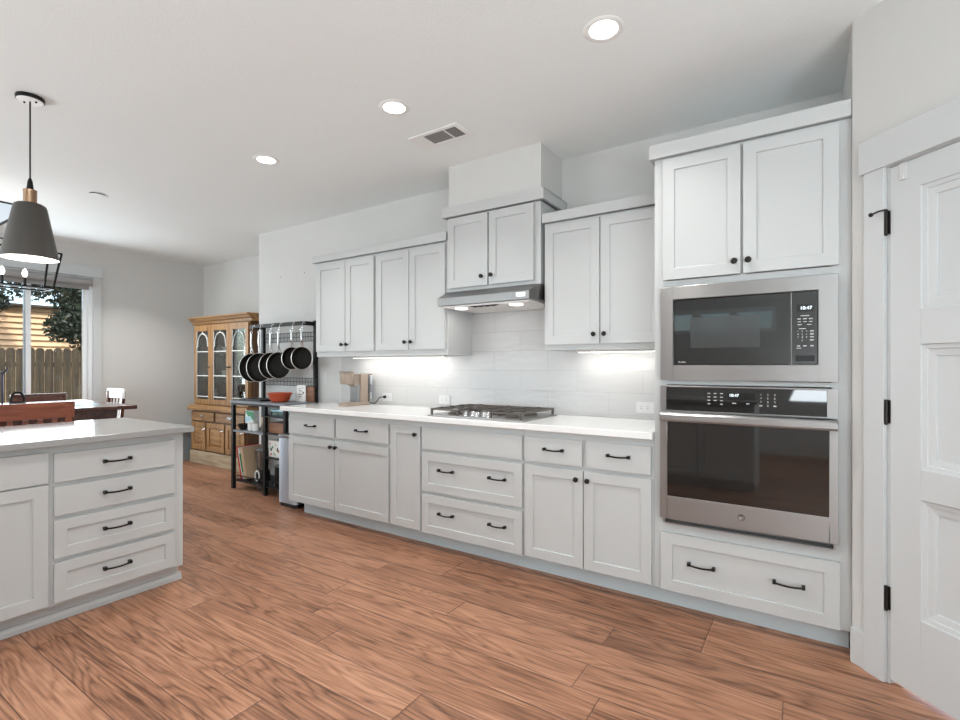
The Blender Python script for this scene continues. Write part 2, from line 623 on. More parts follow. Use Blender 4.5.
def struct(mb, name, mat, bevel=0.0, label=None, parent=None, smooth=False):
    o = mb.build(name, mat, parent, bevel=bevel, smooth=smooth)
    if parent is None:
        o['kind'] = 'structure'
        if label:
            o['label'] = label
    return o


def text_mesh(name, body, size, loc, mat, parent, rot=(PI / 2, 0, 0), align='CENTER', extrude=0.0003):
    cu = bpy.data.curves.new(name + '_curve', 'FONT')
    cu.body = body
    cu.size = size
    cu.align_x = align
    cu.align_y = 'CENTER'
    cu.extrude = extrude
    t = bpy.data.objects.new(name + '_tmp', cu)
    COL.objects.link(t)
    dg = bpy.context.evaluated_depsgraph_get()
    me = bpy.data.meshes.new_from_object(t.evaluated_get(dg))
    me.name = name
    bpy.data.objects.remove(t)
    bpy.data.curves.remove(cu)
    me.transform(Matrix.Rotation(rot[2], 4, 'Z') @ Matrix.Rotation(rot[1], 4, 'Y') @ Matrix.Rotation(rot[0], 4, 'X'))
    org = Vector((0, 0, 0))
    p = parent
    while p is not None:
        org += p.location
        p = p.parent
    me.transform(Matrix.Translation(Vector(loc) - org))
    me.materials.clear()
    me.materials.append(mat)
    o = bpy.data.objects.new(name, me)
    COL.objects.link(o)
    o.parent = parent
    return o


# ------------------------------------------------------------------ room shell
WY = 3.285          # kitchen wall face
AY = 3.88           # alcove wall face
BX = -7.40          # dining end wall face
RX = 2.30           # wall behind right
FY = -3.0           # wall behind camera
struct(MB().box(BX - 0.1, RX + 0.1, FY - 0.1, AY + 0.1, -0.12, 0.0), 'floor', M['floor'])
# ceiling with the framed skylight opening over the dining end
SX0, SX1, SY0, SY1 = -7.15, -6.0, 0.35, 1.56
cl = MB()
cl.box(BX - 0.1, SX0, FY - 0.1, AY + 0.1, CEIL, CEIL + 0.25)
cl.box(SX1, RX + 0.1, FY - 0.1, AY + 0.1, CEIL, CEIL + 0.25)
cl.box(SX0, SX1, FY - 0.1, SY0, CEIL, CEIL + 0.25)
cl.box(SX0, SX1, SY1, AY + 0.1, CEIL, CEIL + 0.25)
struct(cl, 'ceiling', M['ceil'])
sk = struct(MB().box(SX0, SX1, SY0, SY1, CEIL + 0.22, CEIL + 0.23), 'window_2', M['paneglass'])
fr = MB()
for a in ((SX0 - 0.02, SX0, SY0, SY1), (SX1, SX1 + 0.022, SY0, SY1), (SX0 - 0.02, SX1 + 0.022, SY0 - 0.022, SY0), (SX0 - 0.02, SX1 + 0.022, SY1, SY1 + 0.022)):
    fr.box(a[0], a[1], a[2], a[3], CEIL - 0.012, CEIL - 0.0005)
struct(fr, 'window_frame', M['black'], parent=sk)

struct(MB().box(-5.10, 0.30, WY, WY + 0.59, 0, CEIL), 'wall_kitchen', M['wall'])
struct(MB().box(BX - 0.1, -5.10, AY, AY + 0.1, 0, CEIL), 'wall_alcove', M['wall'])
# end wall with sliding door opening
DY0, DY1, DZ = 1.20, 2.525, 2.36
wb = MB()
wb.box(BX - 0.12, BX, FY - 0.1, DY0, 0, CEIL)
wb.box(BX - 0.12, BX, DY1, AY + 0.1, 0, CEIL)
wb.box(BX - 0.12, BX, DY0, DY1, DZ, CEIL)
struct(wb, 'wall_dining', M['wall'])
# wall behind the camera with three transom windows
tw = [(-1.80, -1.47), (-1.36, -0.95), (-0.85, -0.40)]
TZ0, TZ1 = 1.82, 2.08
wf = MB()
wf.box(BX - 0.1, RX + 0.1, FY - 0.1, FY, 0, TZ0)
wf.box(BX - 0.1, RX + 0.1, FY - 0.1, FY, TZ1, CEIL)
xs = [BX - 0.1] + [q for t in tw for q in t] + [RX + 0.1]
for i in range(0, len(xs), 2):
    wf.box(xs[i], xs[i + 1], FY - 0.1, FY, TZ0, TZ1)
struct(wf, 'wall_rear', M['wall'])
for i, (a, b) in enumerate(tw):
    w = struct(MB().box(a, b, FY - 0.06, FY - 0.05, TZ0, TZ1), 'window_%d' % (i + 3), M['paneglass'])
    f = MB()
    f.box(a - 0.05, b + 0.05, FY, FY + 0.015, TZ1, TZ1 + 0.05).box(a - 0.05, b + 0.05, FY, FY + 0.015, TZ0 - 0.05, TZ0)
    f.box(a - 0.05, a, FY, FY + 0.015, TZ0, TZ1).box(b, b + 0.05, FY, FY + 0.015, TZ0, TZ1)
    struct(f, 'window_frame', M['vinyl'], parent=w)
struct(MB().box(RX, RX + 0.1, FY - 0.1, 1.45, 0, CEIL), 'wall_right', M['wall'])

# corner pantry: short return and the diagonal wall
P0 = Vector((0.170, 2.648, 0))
c45 = math.sqrt(0.5)


def PW(s, t, z):
    return (P0.x + s * c45 + t * c45, P0.y - s * c45 + t * c45, z)


def pbox(mb, s0, s1, t0, t1, z0, z1):
    vs = [PW(s, t, z) for z in (z0, z1) for (s, t) in ((s0, t0), (s1, t0), (s1, t1), (s0, t1))]
    return mb.add(vs, [(0, 3, 2, 1), (4, 5, 6, 7), (0, 1, 5, 4), (1, 2, 6, 5), (2, 3, 7, 6), (3, 0, 4, 7)])


struct(MB().prism([(P0.x, P0.y), (P0.x + 0.1, P0.y + 0.0), (P0.x + 0.1, WY), (P0.x, WY)], 2, 0, CEIL), 'wall_pantry_return', M['wall'])
pw = MB()
pbox(pw, 0.0, 0.146, 0, 0.10, 0, CEIL)
pbox(pw, 0.146, 0.890, 0, 0.10, 2.05, CEIL)
pbox(pw, 0.890, 1.75, 0, 0.10, 0, CEIL)
struct(pw, 'wall_pantry', M['wall'])
e = PW(1.75, 0, 0)
struct(MB().box(e[0] - 0.02, RX + 0.1, e[1] - 0.02, e[1] + 0.08, 0, CEIL), 'wall_hall', M['wall'])
# casing and header around the pantry door
tr = MB()
pbox(tr, 0.064, 0.147, -0.018, 0, 0, 2.052)
pbox(tr, 0.888, 0.972, -0.018, 0, 0, 2.052)
struct(tr, 'trim_1', M['trimw'], bevel=0.002)
struct(pbox(MB(), 0.046, 0.99, -0.024, 0, 2.052, 2.187), 'trim_2', M['trimw'], bevel=0.002)
jb = MB()
pbox(jb, 0.1465, 0.1575, 0.0005, 0.10, 0, 2.049)
pbox(jb, 0.8755, 0.8895, 0.0005, 0.10, 0, 2.049)
pbox(jb, 0.1575, 0.8755, 0.0005, 0.10, 2.0465, 2.0495)
pbox(jb, 0.1575, 0.172, 0.042, 0.058, 0, 2.046)
struct(jb, 'trim_3', M['trimw'], bevel=0.001)
bb = MB()
pbox(bb, 0.0, 0.064, -0.014, 0, 0, 0.148)
struct(bb, 'baseboard_pantry', M['trimw'], bevel=0.003)
struct(pbox(MB(), 0.972, 1.75, -0.014, 0, 0, 0.148), 'baseboard_pantry_right', M['trimw'], bevel=0.003)
struct(MB().box(BX, BX + 0.014, 2.66, 3.88, 0, 0.14).box(BX + 0.014, -6.86, AY - 0.014, AY, 0, 0.14), 'baseboard_dining', M['trimw'], bevel=0.002)
struct(MB().box(-5.10, -3.725, WY - 0.014, WY, 0, 0.14), 'baseboard_kitchen', M['trimw'], bevel=0.002)


# the panelled pantry door
def panel_door():
    s0, s1, z0, z1 = 0.160, 0.874, 0.020, 2.043
    T0, T1 = -0.002, 0.036
    zs = [z0, 0.307, 0.759, 0.871, 1.342, 1.469, 1.936, z1]
    px0, px1 = 0.273, s1 - 0.111
    mb = MB()
    # stiles and rails
    pbox(mb, s0, px0, T0, T1, z0, z1)
    pbox(mb, px1, s1, T0, T1, z0, z1)
    for a, b in ((zs[0], zs[1]), (zs[2], zs[3]), (zs[4], zs[5]), (zs[6], zs[7])):
        pbox(mb, px0, px1, T0, T1, a, b)
    d = mb.build('door_1', M['trimw'], None, bevel=0.0012)
    tag(d, kind='structure')
    for a, b in ((zs[1], zs[2]), (zs[3], zs[4]), (zs[5], zs[6])):
        pm = MB()
        # stepped moulding running into a flat field
        steps = [(0.0, T0 + 0.0005), (0.002, T0 + 0.006), (0.017, T0 + 0.008), (0.0185, T0 + 0.013), (0.043, T0 + 0.016), (0.0445, T0 + 0.022)]
        rings = []
        for ins, t in steps:
            rings.append([(px0 + ins, t, a + ins), (px1 - ins, t, a + ins), (px1 - ins, t, b - ins), (px0 + ins, t, b - ins)])
        vs = [PW(*q) for r in rings for q in r]
        fs = []
        for k in range(len(rings) - 1):
            for i in range(4):
                j = (i + 1) % 4
                fs.append((k * 4 + i, k * 4 + j, (k + 1) * 4 + j, (k + 1) * 4 + i))
        k = len(rings) - 1
        fs.append((k * 4, k * 4 + 1, k * 4 + 2, k * 4 + 3))
        pm.add(vs, fs)
        pbox(pm, px0, px1, T1 - 0.008, T1, a, b)
        struct(pm, 'door_panel', M['trimw'], parent=d)
    for zc in (1.829, 1.079, 0.340):
        h = MB()
        pbox(h, 0.147, 0.163, -0.0055, -0.0025, zc - 0.046, zc + 0.046)
        h.lathe([(0.0065, -0.048), (0.0065, 0.048)], PW(0.153, -0.012, zc), 10)
        h.lathe([(0.001, -0.054), (0.006, -0.048)], PW(0.153, -0.012, zc), 10)
        struct(h, 'door_hinge', M['bronze'], parent=d, smooth=True)
        if zc > 1.8:
            q = MB()
            q.tube([PW(0.153, -0.012, zc + 0.052), PW(0.138, -0.030, zc + 0.048), PW(0.124, -0.045, zc + 0.040)], 0.0035, 8)
            q.sphere(PW(0.120, -0.047, zc + 0.038), 0.009, 10, 6)
            q.tube([PW(0.153, -0.012, zc + 0.052), PW(0.165, -0.024, zc + 0.045)], 0.0035, 8)
            struct(q, 'hinge_stop', M['bronze'], parent=d, smooth=True)
    return d


panel_door()
hk = MB()
pbox(hk, 0.198, 0.226, -0.0066, -0.0023, 1.978, 2.044)
pbox(hk, 0.208, 0.218, -0.0116, -0.0066, 1.978, 1.996)
hook = hk.build('door_hook', M['plate'], None, bevel=0.002, loc=PW(0.212, -0.004, 1.978))
tag(hook, 'small white clip hooked over the top edge of the pantry door', 'hook')

# tiled backsplash on the kitchen wall
struct(MB().box(-3.745, -0.662, WY - 0.010, WY - 0.0005, 0.9155, 1.80), 'wall_backsplash', M['tile'])
# drywall box between hood cabinet and ceiling
struct(MB().box(-2.205, -1.450, 2.945, WY, 2.42, CEIL), 'wall_soffit', M['wall'])

# ------------------------------------------------------------------ patio sliding door
sd = tag(bpy.data.objects.new('door_2', None), kind='structure')
COL.objects.link(sd)
vf = MB()
x0, x1 = BX - 0.10, BX - 0.01
vf.box(x0, x1, DY0, DY0 + 0.05, 0, DZ).box(x0, x1, DY1 - 0.04, DY1, 0, DZ).box(x0, x1, DY0 + 0.05, DY1 - 0.04, DZ - 0.06, DZ).box(x0, x1, DY0 + 0.05, DY1 - 0.04, 0, 0.05)
struct(vf, 'door_frame', M['vinyl'], bevel=0.003, parent=sd)
for (a, b, xa, nm) in ((DY0 + 0.05, 1.94, -7.45, 'sliding_panel'), (1.885, DY1 - 0.04, -7.49, 'fixed_panel')):
    q = MB()
    q.box(xa, xa + 0.03, a, a + 0.05, 0.05, DZ - 0.06).box(xa, xa + 0.03, b - 0.045, b, 0.05, DZ - 0.06)
    q.box(xa, xa + 0.03, a + 0.05, b - 0.045, DZ - 0.12, DZ - 0.06).box(xa, xa + 0.03, a + 0.05, b - 0.045, 0.05, 0.15)
    pn = struct(q, nm, M['vinyl'], bevel=0.002, parent=sd)
    struct(MB().box(xa + 0.012, xa + 0.018, a + 0.05, b - 0.045, 0.15, DZ - 0.12), 'glass_pane', M['paneglass'], parent=pn)
ct = MB()
ct.box(BX, BX + 0.018, DY1 - 0.005, DY1 + 0.085, 0, 2.362)
ct.box(BX, BX + 0.018, DY0 - 0.085, DY0 + 0.005, 0, 2.362)
ct.box(BX, BX + 0.026, DY0 - 0.10, DY1 + 0.095, 2.362, 2.50)
struct(ct, 'trim_4', M['trimw'], bevel=0.002)
rb = thing('roller_blind', 'grey roller blind rolled up at the top of the patio door', 'blind', (BX, 1.87, 2.20))
MB().lathe([(0.045, DY0 + 0.03), (0.045, DY1 - 0.035)], (BX + 0.06, 0, 2.29), 20, axis=1).build('blind_roll', M['blind'], rb, smooth=True)
MB().box(BX + 0.019, BX + 0.024, DY0 + 0.05, DY1 - 0.05, 2.215, 2.31).build('blind_fabric', M['blind'], rb)
MB().box(BX + 0.015, BX + 0.032, DY0 + 0.05, DY1 - 0.05, 2.20, 2.217).build('bottom_bar', M['blind'], rb, bevel=0.003)


# ------------------------------------------------------------------ cabinet builders
def mapper(face, plane):
    """returns f(a, d, z): a runs along the front, d stands out of the face towards the viewer."""
    if face == 'y':                       # front looks towards -Y
        return lambda a, d, z: (a, plane - d, z)
    return lambda a, d, z: (plane + d, a, z)   # front looks towards +X


def fbox(mb, mp, a0, a1, d0, d1, z0, z1):
    vs = [mp(a, d, z) for z in (z0, z1) for (a, d) in ((a0, d0), (a1, d0), (a1, d1), (a0, d1))]
    return mb.add(vs, [(0, 3, 2, 1), (4, 5, 6, 7), (0, 1, 5, 4), (1, 2, 6, 5), (2, 3, 7, 6), (3, 0, 4, 7)])


def shaker(mp, a0, a1, z0, z1, st=0.057, th=0.02, rec=0.009):
    """frame-and-panel front as one mesh: outer slab with a recessed field."""
    mb = MB()
    b0, b1, y0, y1 = a0 + st, a1 - st, z0 + st, z1 - st
    vs = [mp(a0, 0, z0), mp(a1, 0, z0), mp(a1, 0, z1), mp(a0, 0, z1),
          mp(a0, th, z0), mp(a1, th, z0), mp(a1, th, z1), mp(a0, th, z1),
          mp(b0, th, y0), mp(b1, th, y0), mp(b1, th, y1), mp(b0, th, y1),
          mp(b0, th - rec, y0), mp(b1, th - rec, y0), mp(b1, th - rec, y1), mp(b0, th - rec, y1)]
    fs = [(0, 3, 2, 1), (0, 1, 5, 4), (1, 2, 6, 5), (2, 3, 7, 6), (3, 0, 4, 7),
          (4, 5, 9, 8), (5, 6, 10, 9), (6, 7, 11, 10), (7, 4, 8, 11),
          (8, 9, 13, 12), (9, 10, 14, 13), (10, 11, 15, 14), (11, 8, 12, 15), (12, 13, 14, 15)]
    return mb.add(vs, fs)


def pull(mp, a, z, parent, length=0.125, d0=0.02):
    mb = MB()
    h = length / 2
    for s in (-1, 1):
        fbox(mb, mp, a + s * (h - 0.006) - 0.007, a + s * (h - 0.006) + 0.007, d0, d0 + 0.024, z - 0.008, z + 0.008)
    n = 8
    pts = []
    for i in range(n + 1):
        u = -h + 0.004 + (length - 0.008) * i / n
        k = 1 - (2 * i / n - 1) ** 2
        pts.append(mp(a + u, d0 + 0.022 + 0.007 * k, z - 0.004 * k))
    mb.tube(pts, 0.0048, 8)
    return mb.build('handle', M['black'], parent, smooth=True)


def knob(mp, a, z, parent, d0=0.02):
    mb = MB()
    prof = [(0.008, d0), (0.0055, d0 + 0.006), (0.006, d0 + 0.012), (0.014, d0 + 0.017), (0.0155, d0 + 0.022), (0.013, d0 + 0.028), (0.004, d0 + 0.031), (0.0001, d0 + 0.0312)]
    seg = 14
    vs, fs = [], []
    for i in range(seg):
        t = 2 * PI * i / seg
        for r, d in prof:
            vs.append(mp(a + r * math.cos(t), d, z + r * math.sin(t)))
    n = len(prof)
    for i in range(seg):
        j = (i + 1) % seg
        for k in range(n - 1):
            fs.append((i * n + k, j * n + k, j * n + k + 1, i * n + k + 1))
    mb.add(vs, fs)
    return mb.build('knob', M['bronze'], parent, smooth=True)


def front(root, mp, kind, a0, a1, z0, z1, style='shaker', st=0.057):
    nm = 'door' if kind == 'door' else ('drawer' if kind == 'drawer' else 'front_panel')
    mb = shaker(mp, a0, a1, z0, z1, st) if style == 'shaker' else fbox(MB(), mp, a0, a1, 0, 0.02, z0, z1)
    return mb.build(nm, M['cab'], root, bevel=0.0016)


# ------------------------------------------------------------------ base cabinets along the kitchen wall
FACE = 2.683
mpk = mapper('y', FACE)


def base_unit(name, label, a0, a1):
    r = thing(name, label, 'cabinet', ((a0 + a1) / 2, 2.98, 0.105))
    MB().box(a0, a1, FACE, WY - 0.002, 0.105, 0.876).build('body', M['cab'], r, bevel=0.001)
    return r


ZD0, ZD1, ZT0, ZT1 = 0.113, 0.662, 0.688, 0.838
b1 = base_unit('base_cabinet', 'white base cabinet under the coffee maker, two drawers over two doors', -3.722, -2.534)
d = front(b1, mpk, 'drawer', -3.705, -3.133, ZT0, ZT1, 'slab'); pull(mpk, -3.41, 0.770, d)
d = front(b1, mpk, 'drawer', -3.109, -2.545, ZT0, ZT1, 'slab'); pull(mpk, -2.815, 0.770, d)
d = front(b1, mpk, 'door', -3.705, -3.131, ZD0, ZD1); knob(mpk, -3.158, 0.617, d)
d = front(b1, mpk, 'door', -3.124, -2.545, ZD0, ZD1); knob(mpk, -3.100, 0.617, d)
b2 = base_unit('pullout_cabinet', 'narrow white base cabinet with one tall door, left of the cooktop drawers', -2.533, -2.236)
d = front(b2, mpk, 'door', -2.524, -2.245, ZD0, ZT1); knob(mpk, -2.280, 0.782, d)
b3 = base_unit('drawer_cabinet', 'wide white base cabinet with two deep drawers under the gas cooktop', -2.235, -1.4325)
front(b3, mpk, 'panel', -2.228, -1.441, ZT0, ZT1, 'slab')
for z0, z1, zc in ((0.398, 0.664, 0.556), (0.108, 0.375, 0.262)):
    d = front(b3, mpk, 'drawer', -2.228, -1.441, z0, z1)
    pull(mpk, -2.013, zc, d); pull(mpk, -1.612, zc, d)
b4 = base_unit('base_cabinet', 'white base cabinet beside the oven tower, two drawers over two doors', -1.4315, -0.661)
d = front(b4, mpk, 'drawer', -1.422, -1.055, ZT0, ZT1, 'slab'); pull(mpk, -1.228, 0.772, d)
d = front(b4, mpk, 'drawer', -1.032, -0.676, ZT0, ZT1, 'slab'); pull(mpk, -0.845, 0.772, d)
d = front(b4, mpk, 'door', -1.422, -1.050, ZD0, ZD1 + 0.004); knob(mpk, -1.086, 0.617, d)
d = front(b4, mpk, 'door', -1.044, -0.672, ZD0, ZD1 + 0.004); knob(mpk, -1.018, 0.617, d)

ctop = MB().box(-3.80, -0.6615, 2.640, WY - 0.0015, 0.877, 0.9148).build('countertop', M['quartz'], None, bevel=0.004, loc=(-2.2, 2.96, 0.877))
tag(ctop, 'long glossy white quartz countertop along the kitchen wall', 'countertop')
tk = MB().box(-3.62, 0.164, 2.758, 2.774, 0.0, 0.1045).build('toe_kick', M['toe'], None, loc=(-1.7, 2.766, 0))
tag(tk, 'grey toe kick board running under the kitchen wall cabinets', 'toe kick')

# ------------------------------------------------------------------ oven tower
ot = thing('oven_cabinet', 'tall white cabinet tower holding the microwave and wall oven', 'cabinet', (-0.25, 2.98, 0.105))
cb = MB()
cb.box(-0.660, -0.640, FACE, WY - 0.002, 0.1055, 2.337)
cb.box(0.145, 0.1695, FACE, WY - 0.002, 0.1055, 2.337)
cb.box(-0.640, -0.598, FACE, FACE + 0.02, 0.1055, 2.337)
cb.box(0.098, 0.145, FACE, FACE + 0.02, 0.1055, 2.337)
cb.box(-0.640, 0.145, WY - 0.02, WY - 0.003, 0.106, 2.336)
cb.box(-0.275, -0.230, FACE, FACE + 0.02, 1.7005, 2.3095)
for z0, z1 in ((0.1055, 0.125), (0.40, 0.456), (1.166, 1.186), (1.666, 1.700), (2.310, 2.337)):
    cb.box(-0.598, 0.098, FACE, WY - 0.0205, z0, z1)
cb.build('body', M['cab'], ot)
d = front(ot, mpk, 'door', -0.616, -0.2575, 1.703, 2.322); knob(mpk, -0.283, 1.762, d)
d = front(ot, mpk, 'door', -0.247, 0.124, 1.703, 2.322); knob(mpk, -0.224, 1.762, d)
d = front(ot, mpk, 'drawer', -0.626, 0.128, 0.108, 0.404)
pull(mpk, -0.430, 0.268, d); pull(mpk, -0.062, 0.268, d)


def crown(name, label, x0, x1, yf, z0, z1, left=None, right=None, yb=WY - 0.002, inn=0.022):
    mb = MB()
    mb.box(x0, x1, yf, yf + inn, z0, z1)
    if left: mb.box(x0, x0 + left, yf + inn, yb, z0, z1)
    if right: mb.box(x1 - right, x1, yf + inn, yb, z0, z1)
    mb.box(x0, x1, yf + 0.004, yb, z1 - 0.008, z1 - 0.001)
    o = mb.build(name, M['cab'], None, bevel=0.0015, loc=((x0 + x1) / 2, yf, z0))
    return tag(o, label, 'moulding')


crown('crown_board', 'flat white crown board on top of the oven tower', -0.682, 0.168, 2.657, 2.338, 2.410, left=0.021)

# ------------------------------------------------------------------ wall cabinets
UF = 2.955
mpu = mapper('y', UF)


def wall_unit(label, a0, a1, z0, z1, face=UF):
    r = thing('wall_cabinet', label, 'cabinet', ((a0 + a1) / 2, 3.12, z0))
    MB().box(a0, a1, face, WY - 0.0115, z0, z1).build('body', M['cab'], r, bevel=0.001)
    return r


u1 = wall_unit('leftmost white wall cabinet, two doors, above the coffee maker', -3.700, -2.9555, 1.345, 2.19)
d = front(u1, mpu, 'door', -3.690, -3.313, 1.388, 2.170); knob(mpu, -3.340, 1.447, d)
d = front(u1, mpu, 'door', -3.306, -2.970, 1.388, 2.170); knob(mpu, -3.279, 1.447, d)
u2 = wall_unit('white two-door wall cabinet just left of the range hood', -2.9545, -2.218, 1.345, 2.19)
d = front(u2, mpu, 'door', -2.940, -2.590, 1.388, 2.170); knob(mpu, -2.618, 1.449, d)
d = front(u2, mpu, 'door', -2.583, -2.235, 1.388, 2.170); knob(mpu, -2.556, 1.449, d)
crown('crown_board', 'white crown board over the two wall cabinets left of the hood', -3.736, -2.218, 2.925, 2.191, 2.252, left=0.021)
HF = 2.938
mph = mapper('y', HF)
u3 = wall_unit('small raised white cabinet right above the range hood', -2.205, -1.447, 1.802, 2.347, HF)
d = front(u3, mph, 'door', -2.196, -1.850, 1.828, 2.336); knob(mph, -1.892, 1.890, d)
d = front(u3, mph, 'door', -1.838, -1.492, 1.828, 2.336); knob(mph, -1.812, 1.892, d)
crown('crown_board', 'white crown board wrapping the raised cabinet above the hood', -2.238, -1.414, 2.905, 2.348, 2.420, left=0.021, right=0.021, yb=WY - 0.002)
u4 = wall_unit('white two-door wall cabinet between hood and oven tower', -1.428, -0.662, 1.365, 2.19)
d = front(u4, mpu, 'door', -1.416, -1.051, 1.398, 2.172); knob(mpu, -1.082, 1.457, d)
d = front(u4, mpu, 'door', -1.044, -0.682, 1.398, 2.172); knob(mpu, -1.016, 1.457, d)
crown('crown_board', 'white crown board over the cabinet between hood and oven tower', -1.434, -0.662, 2.925, 2.191, 2.253)

# under-cabinet lights
for label, a0, a1, z in (('slim under-cabinet light below the left wall cabinets', -3.45, -2.40, 1.345), ('slim under-cabinet light below the cabinet beside the oven tower', -1.28, -0.75, 1.365)):
    r = thing('under_cabinet_light', label, 'light', ((a0 + a1) / 2, 3.16, z))
    MB().box(a0, a1, 3.145, 3.175, z - 0.012, z - 0.001).build('housing', M['plate'], r, bevel=0.002)
    MB().box(a0 + 0.01, a1 - 0.01, 3.150, 3.170, z - 0.0145, z - 0.0121).build('diffuser', M['strip'], r)
    area('under_cabinet_lamp', ((a0 + a1) / 2, 3.16, z - 0.02), (0, 0.25, -1), a1 - a0, 0.03, 1.5 * (a1 - a0), (1.0, 0.95, 0.90))

# ------------------------------------------------------------------ range hood
hd = thing('range_hood', 'stainless steel range hood under the small raised cabinet', 'range hood', (-1.83, 3.05, 1.68))
hb = MB()
X0, X1, YF, YB = -2.214, -1.436, 2.815, WY - 0.0115
plan_lo = [(X0 + 0.006, YF), (X1 - 0.035, YF), (X1, YF + 0.055), (X1, YB), (X0, YB), (X0, YF + 0.055)]
plan_hi = [(X0 + 0.012, YF + 0.10), (X1 - 0.035, YF + 0.10), (X1, YF + 0.115), (X1, YB), (X0, YB), (X0, YF + 0.115)]
vs = [(x, y, 1.690) for x, y in plan_lo] + [(x, y, 1.745) for x, y in plan_lo] + [(x, y, 1.800) for x, y in plan_hi]
fs = []
for k in range(2):
    for i in range(6):
        j = (i + 1) % 6
        fs.append((k * 6 + i, k * 6 + j, (k + 1) * 6 + j, (k + 1) * 6 + i))
fs.append(tuple(range(12, 18)))
fs.append((5, 4, 3, 2, 1, 0))
hb.add(vs, fs)
hb.build('shell', M['hoodsteel'], hd, bevel=0.002)
MB().box(X0 + 0.04, X1 - 0.04, YF + 0.02, YB - 0.01, 1.676, 1.6895).build('underside', M['ventwhite'], hd, bevel=0.003)
for xx in (-2.07, -1.62):
    MB().lathe([(0.045, 1.671), (0.045, 1.6758)], (xx, 2.92, 0), 20).build('hood_lamp', M['hoodlamp'], hd, smooth=True)
sw = MB().box(-1.95, -1.73, 2.845, 2.875, 1.672, 1.6758).build('control_strip', M['blackplastic'], hd, bevel=0.001)
for k in range(4):
    MB().box(-1.93 + k * 0.05, -1.90 + k * 0.05, 2.851, 2.869, 1.668, 1.672).build('rocker_switch', M['slot'], sw, bevel=0.001)
MB().box(-1.565, -1.495, YF - 0.0015, YF, 1.706, 1.738).build('nameplate', M['chrome'], hd, bevel=0.0005)
area('hood_lamp_left', (-2.07, 2.92, 1.665), (0, 0.1, -1), 0.07, 0.07, 0.3, (1, 0.95, 0.9))
area('hood_lamp_right', (-1.62, 2.92, 1.665), (0, 0.1, -1), 0.07, 0.07, 0.3, (1, 0.95, 0.9))

# ------------------------------------------------------------------ gas cooktop
ck = thing('gas_cooktop', 'stainless gas cooktop with dark cast iron grates set in the countertop', 'cooktop', (-1.83, 2.95, 0.915))
MB().box(-2.205, -1.452, 2.695, 3.205, 0.9152, 0.924).build('steel_tray', M['steel'], ck, bevel=0.003)
burn = [(-2.06, 3.08), (-2.06, 2.83), (-1.60, 3.08), (-1.60, 2.83), (-1.83, 3.03)]
for (bx, by) in burn:
    r = 0.055 if bx == -1.83 else 0.04
    q = MB()
    q.lathe([(r + 0.012, 0.9242), (r + 0.012, 0.930), (r, 0.934), (r, 0.940), (r - 0.006, 0.943), (0.001, 0.944)], (bx, by, 0), 18)
    q.build('burner', M['iron'], ck, smooth=True)
for (a0, a1) in ((-2.19, -1.955), (-1.945, -1.715), (-1.705, -1.468)):
    g = MB()
    y0, y1 = (2.712, 3.19)
    if a0 == -1.945: y0 = 2.86
    zt = 0.962
    for xx in (a0 + 0.008, a1 - 0.008):
        g.bar((xx, y0, zt), (xx, y1, zt), 0.013, 0.012)
    for yy in (y0 + 0.007, y1 - 0.007):
        g.bar((a0, yy, zt), (a1, yy, zt), 0.013, 0.012)
    m_ = (a0 + a1) / 2
    g.bar((m_, y0, zt + 0.004), (m_, y1, zt + 0.004), 0.011, 0.010)
    for yy in (y0 + (y1 - y0) * 0.25, y0 + (y1 - y0) * 0.5, y0 + (y1 - y0) * 0.75):
        g.bar((a0, yy, zt + 0.004), (a1, yy, zt + 0.004), 0.011, 0.010)
    for xx in (a0 + 0.008, a1 - 0.008):
        for yy in (y0 + 0.007, y1 - 0.007):
            g.bar((xx, yy, 0.9245), (xx, yy, zt), 0.014, 0.014)
    g.build('grate', M['iron'], ck, bevel=0.0015)
for k in range(5):
    q = MB()
    q.lathe([(0.019, 0.9242), (0.019, 0.930), (0.016, 0.934), (0.0145, 0.952), (0.012, 0.955), (0.001, 0.9555)], (-1.925 + k * 0.046, 2.765 + 0.018 * (k % 2), 0), 16)
    q.build('control_knob', M['chrome'], ck, smooth=True)

# ------------------------------------------------------------------ microwave
mw = thing('microwave', 'built-in stainless microwave with black glass door above the wall oven', 'microwave', (-0.25, 2.95, 1.19))
MB().box(-0.586, 0.085, FACE + 0.001, 3.10, 1.20, 1.645).build('case', M['steeldark'], mw)
tf = MB()
ft, fb = 2.652, FACE - 0.001
gx0, gx1, gz0, gz1 = -0.562, 0.052, 1.264, 1.598
tx0, tx1, tz0, tz1 = -0.624, 0.122, 1.189, 1.663
tf.box(tx0, gx0, ft, fb, tz0, tz1).box(gx1, tx1, ft, fb, tz0, tz1).box(gx0, gx1, ft, fb, gz1, tz1).box(gx0, gx1, ft, fb, tz0, gz0)
tf.build('trim_frame', M['steel'], mw, bevel=0.0015)
xd = -0.052
dr = MB().box(gx0 + 0.003, xd - 0.002, 2.657, 2.681, gz0 + 0.003, gz1 - 0.003).build('door', M['blackglass'], mw, bevel=0.003)
MB().box(-0.480, -0.176, 2.6562, 2.6569, 1.350, 1.503).build('door_window', M['mesh'], dr)
text_mesh('door_lettering', 'Profile', 0.013, (-0.520, 2.6566, 1.280), M['legend'], dr)
cp = MB().box(xd + 0.002, gx1 - 0.003, 2.657, 2.681, gz0 + 0.003, gz1 - 0.003).build('control_panel', M['blackglass'], mw, bevel=0.003)
MB().box(-0.031, 0.033, 2.6560, 2.6569, 1.503, 1.536).build('display', M['display'], cp)
text_mesh('clock_digits', '10:47', 0.021, (0.004, 2.6556, 1.520), M['digits'], cp)
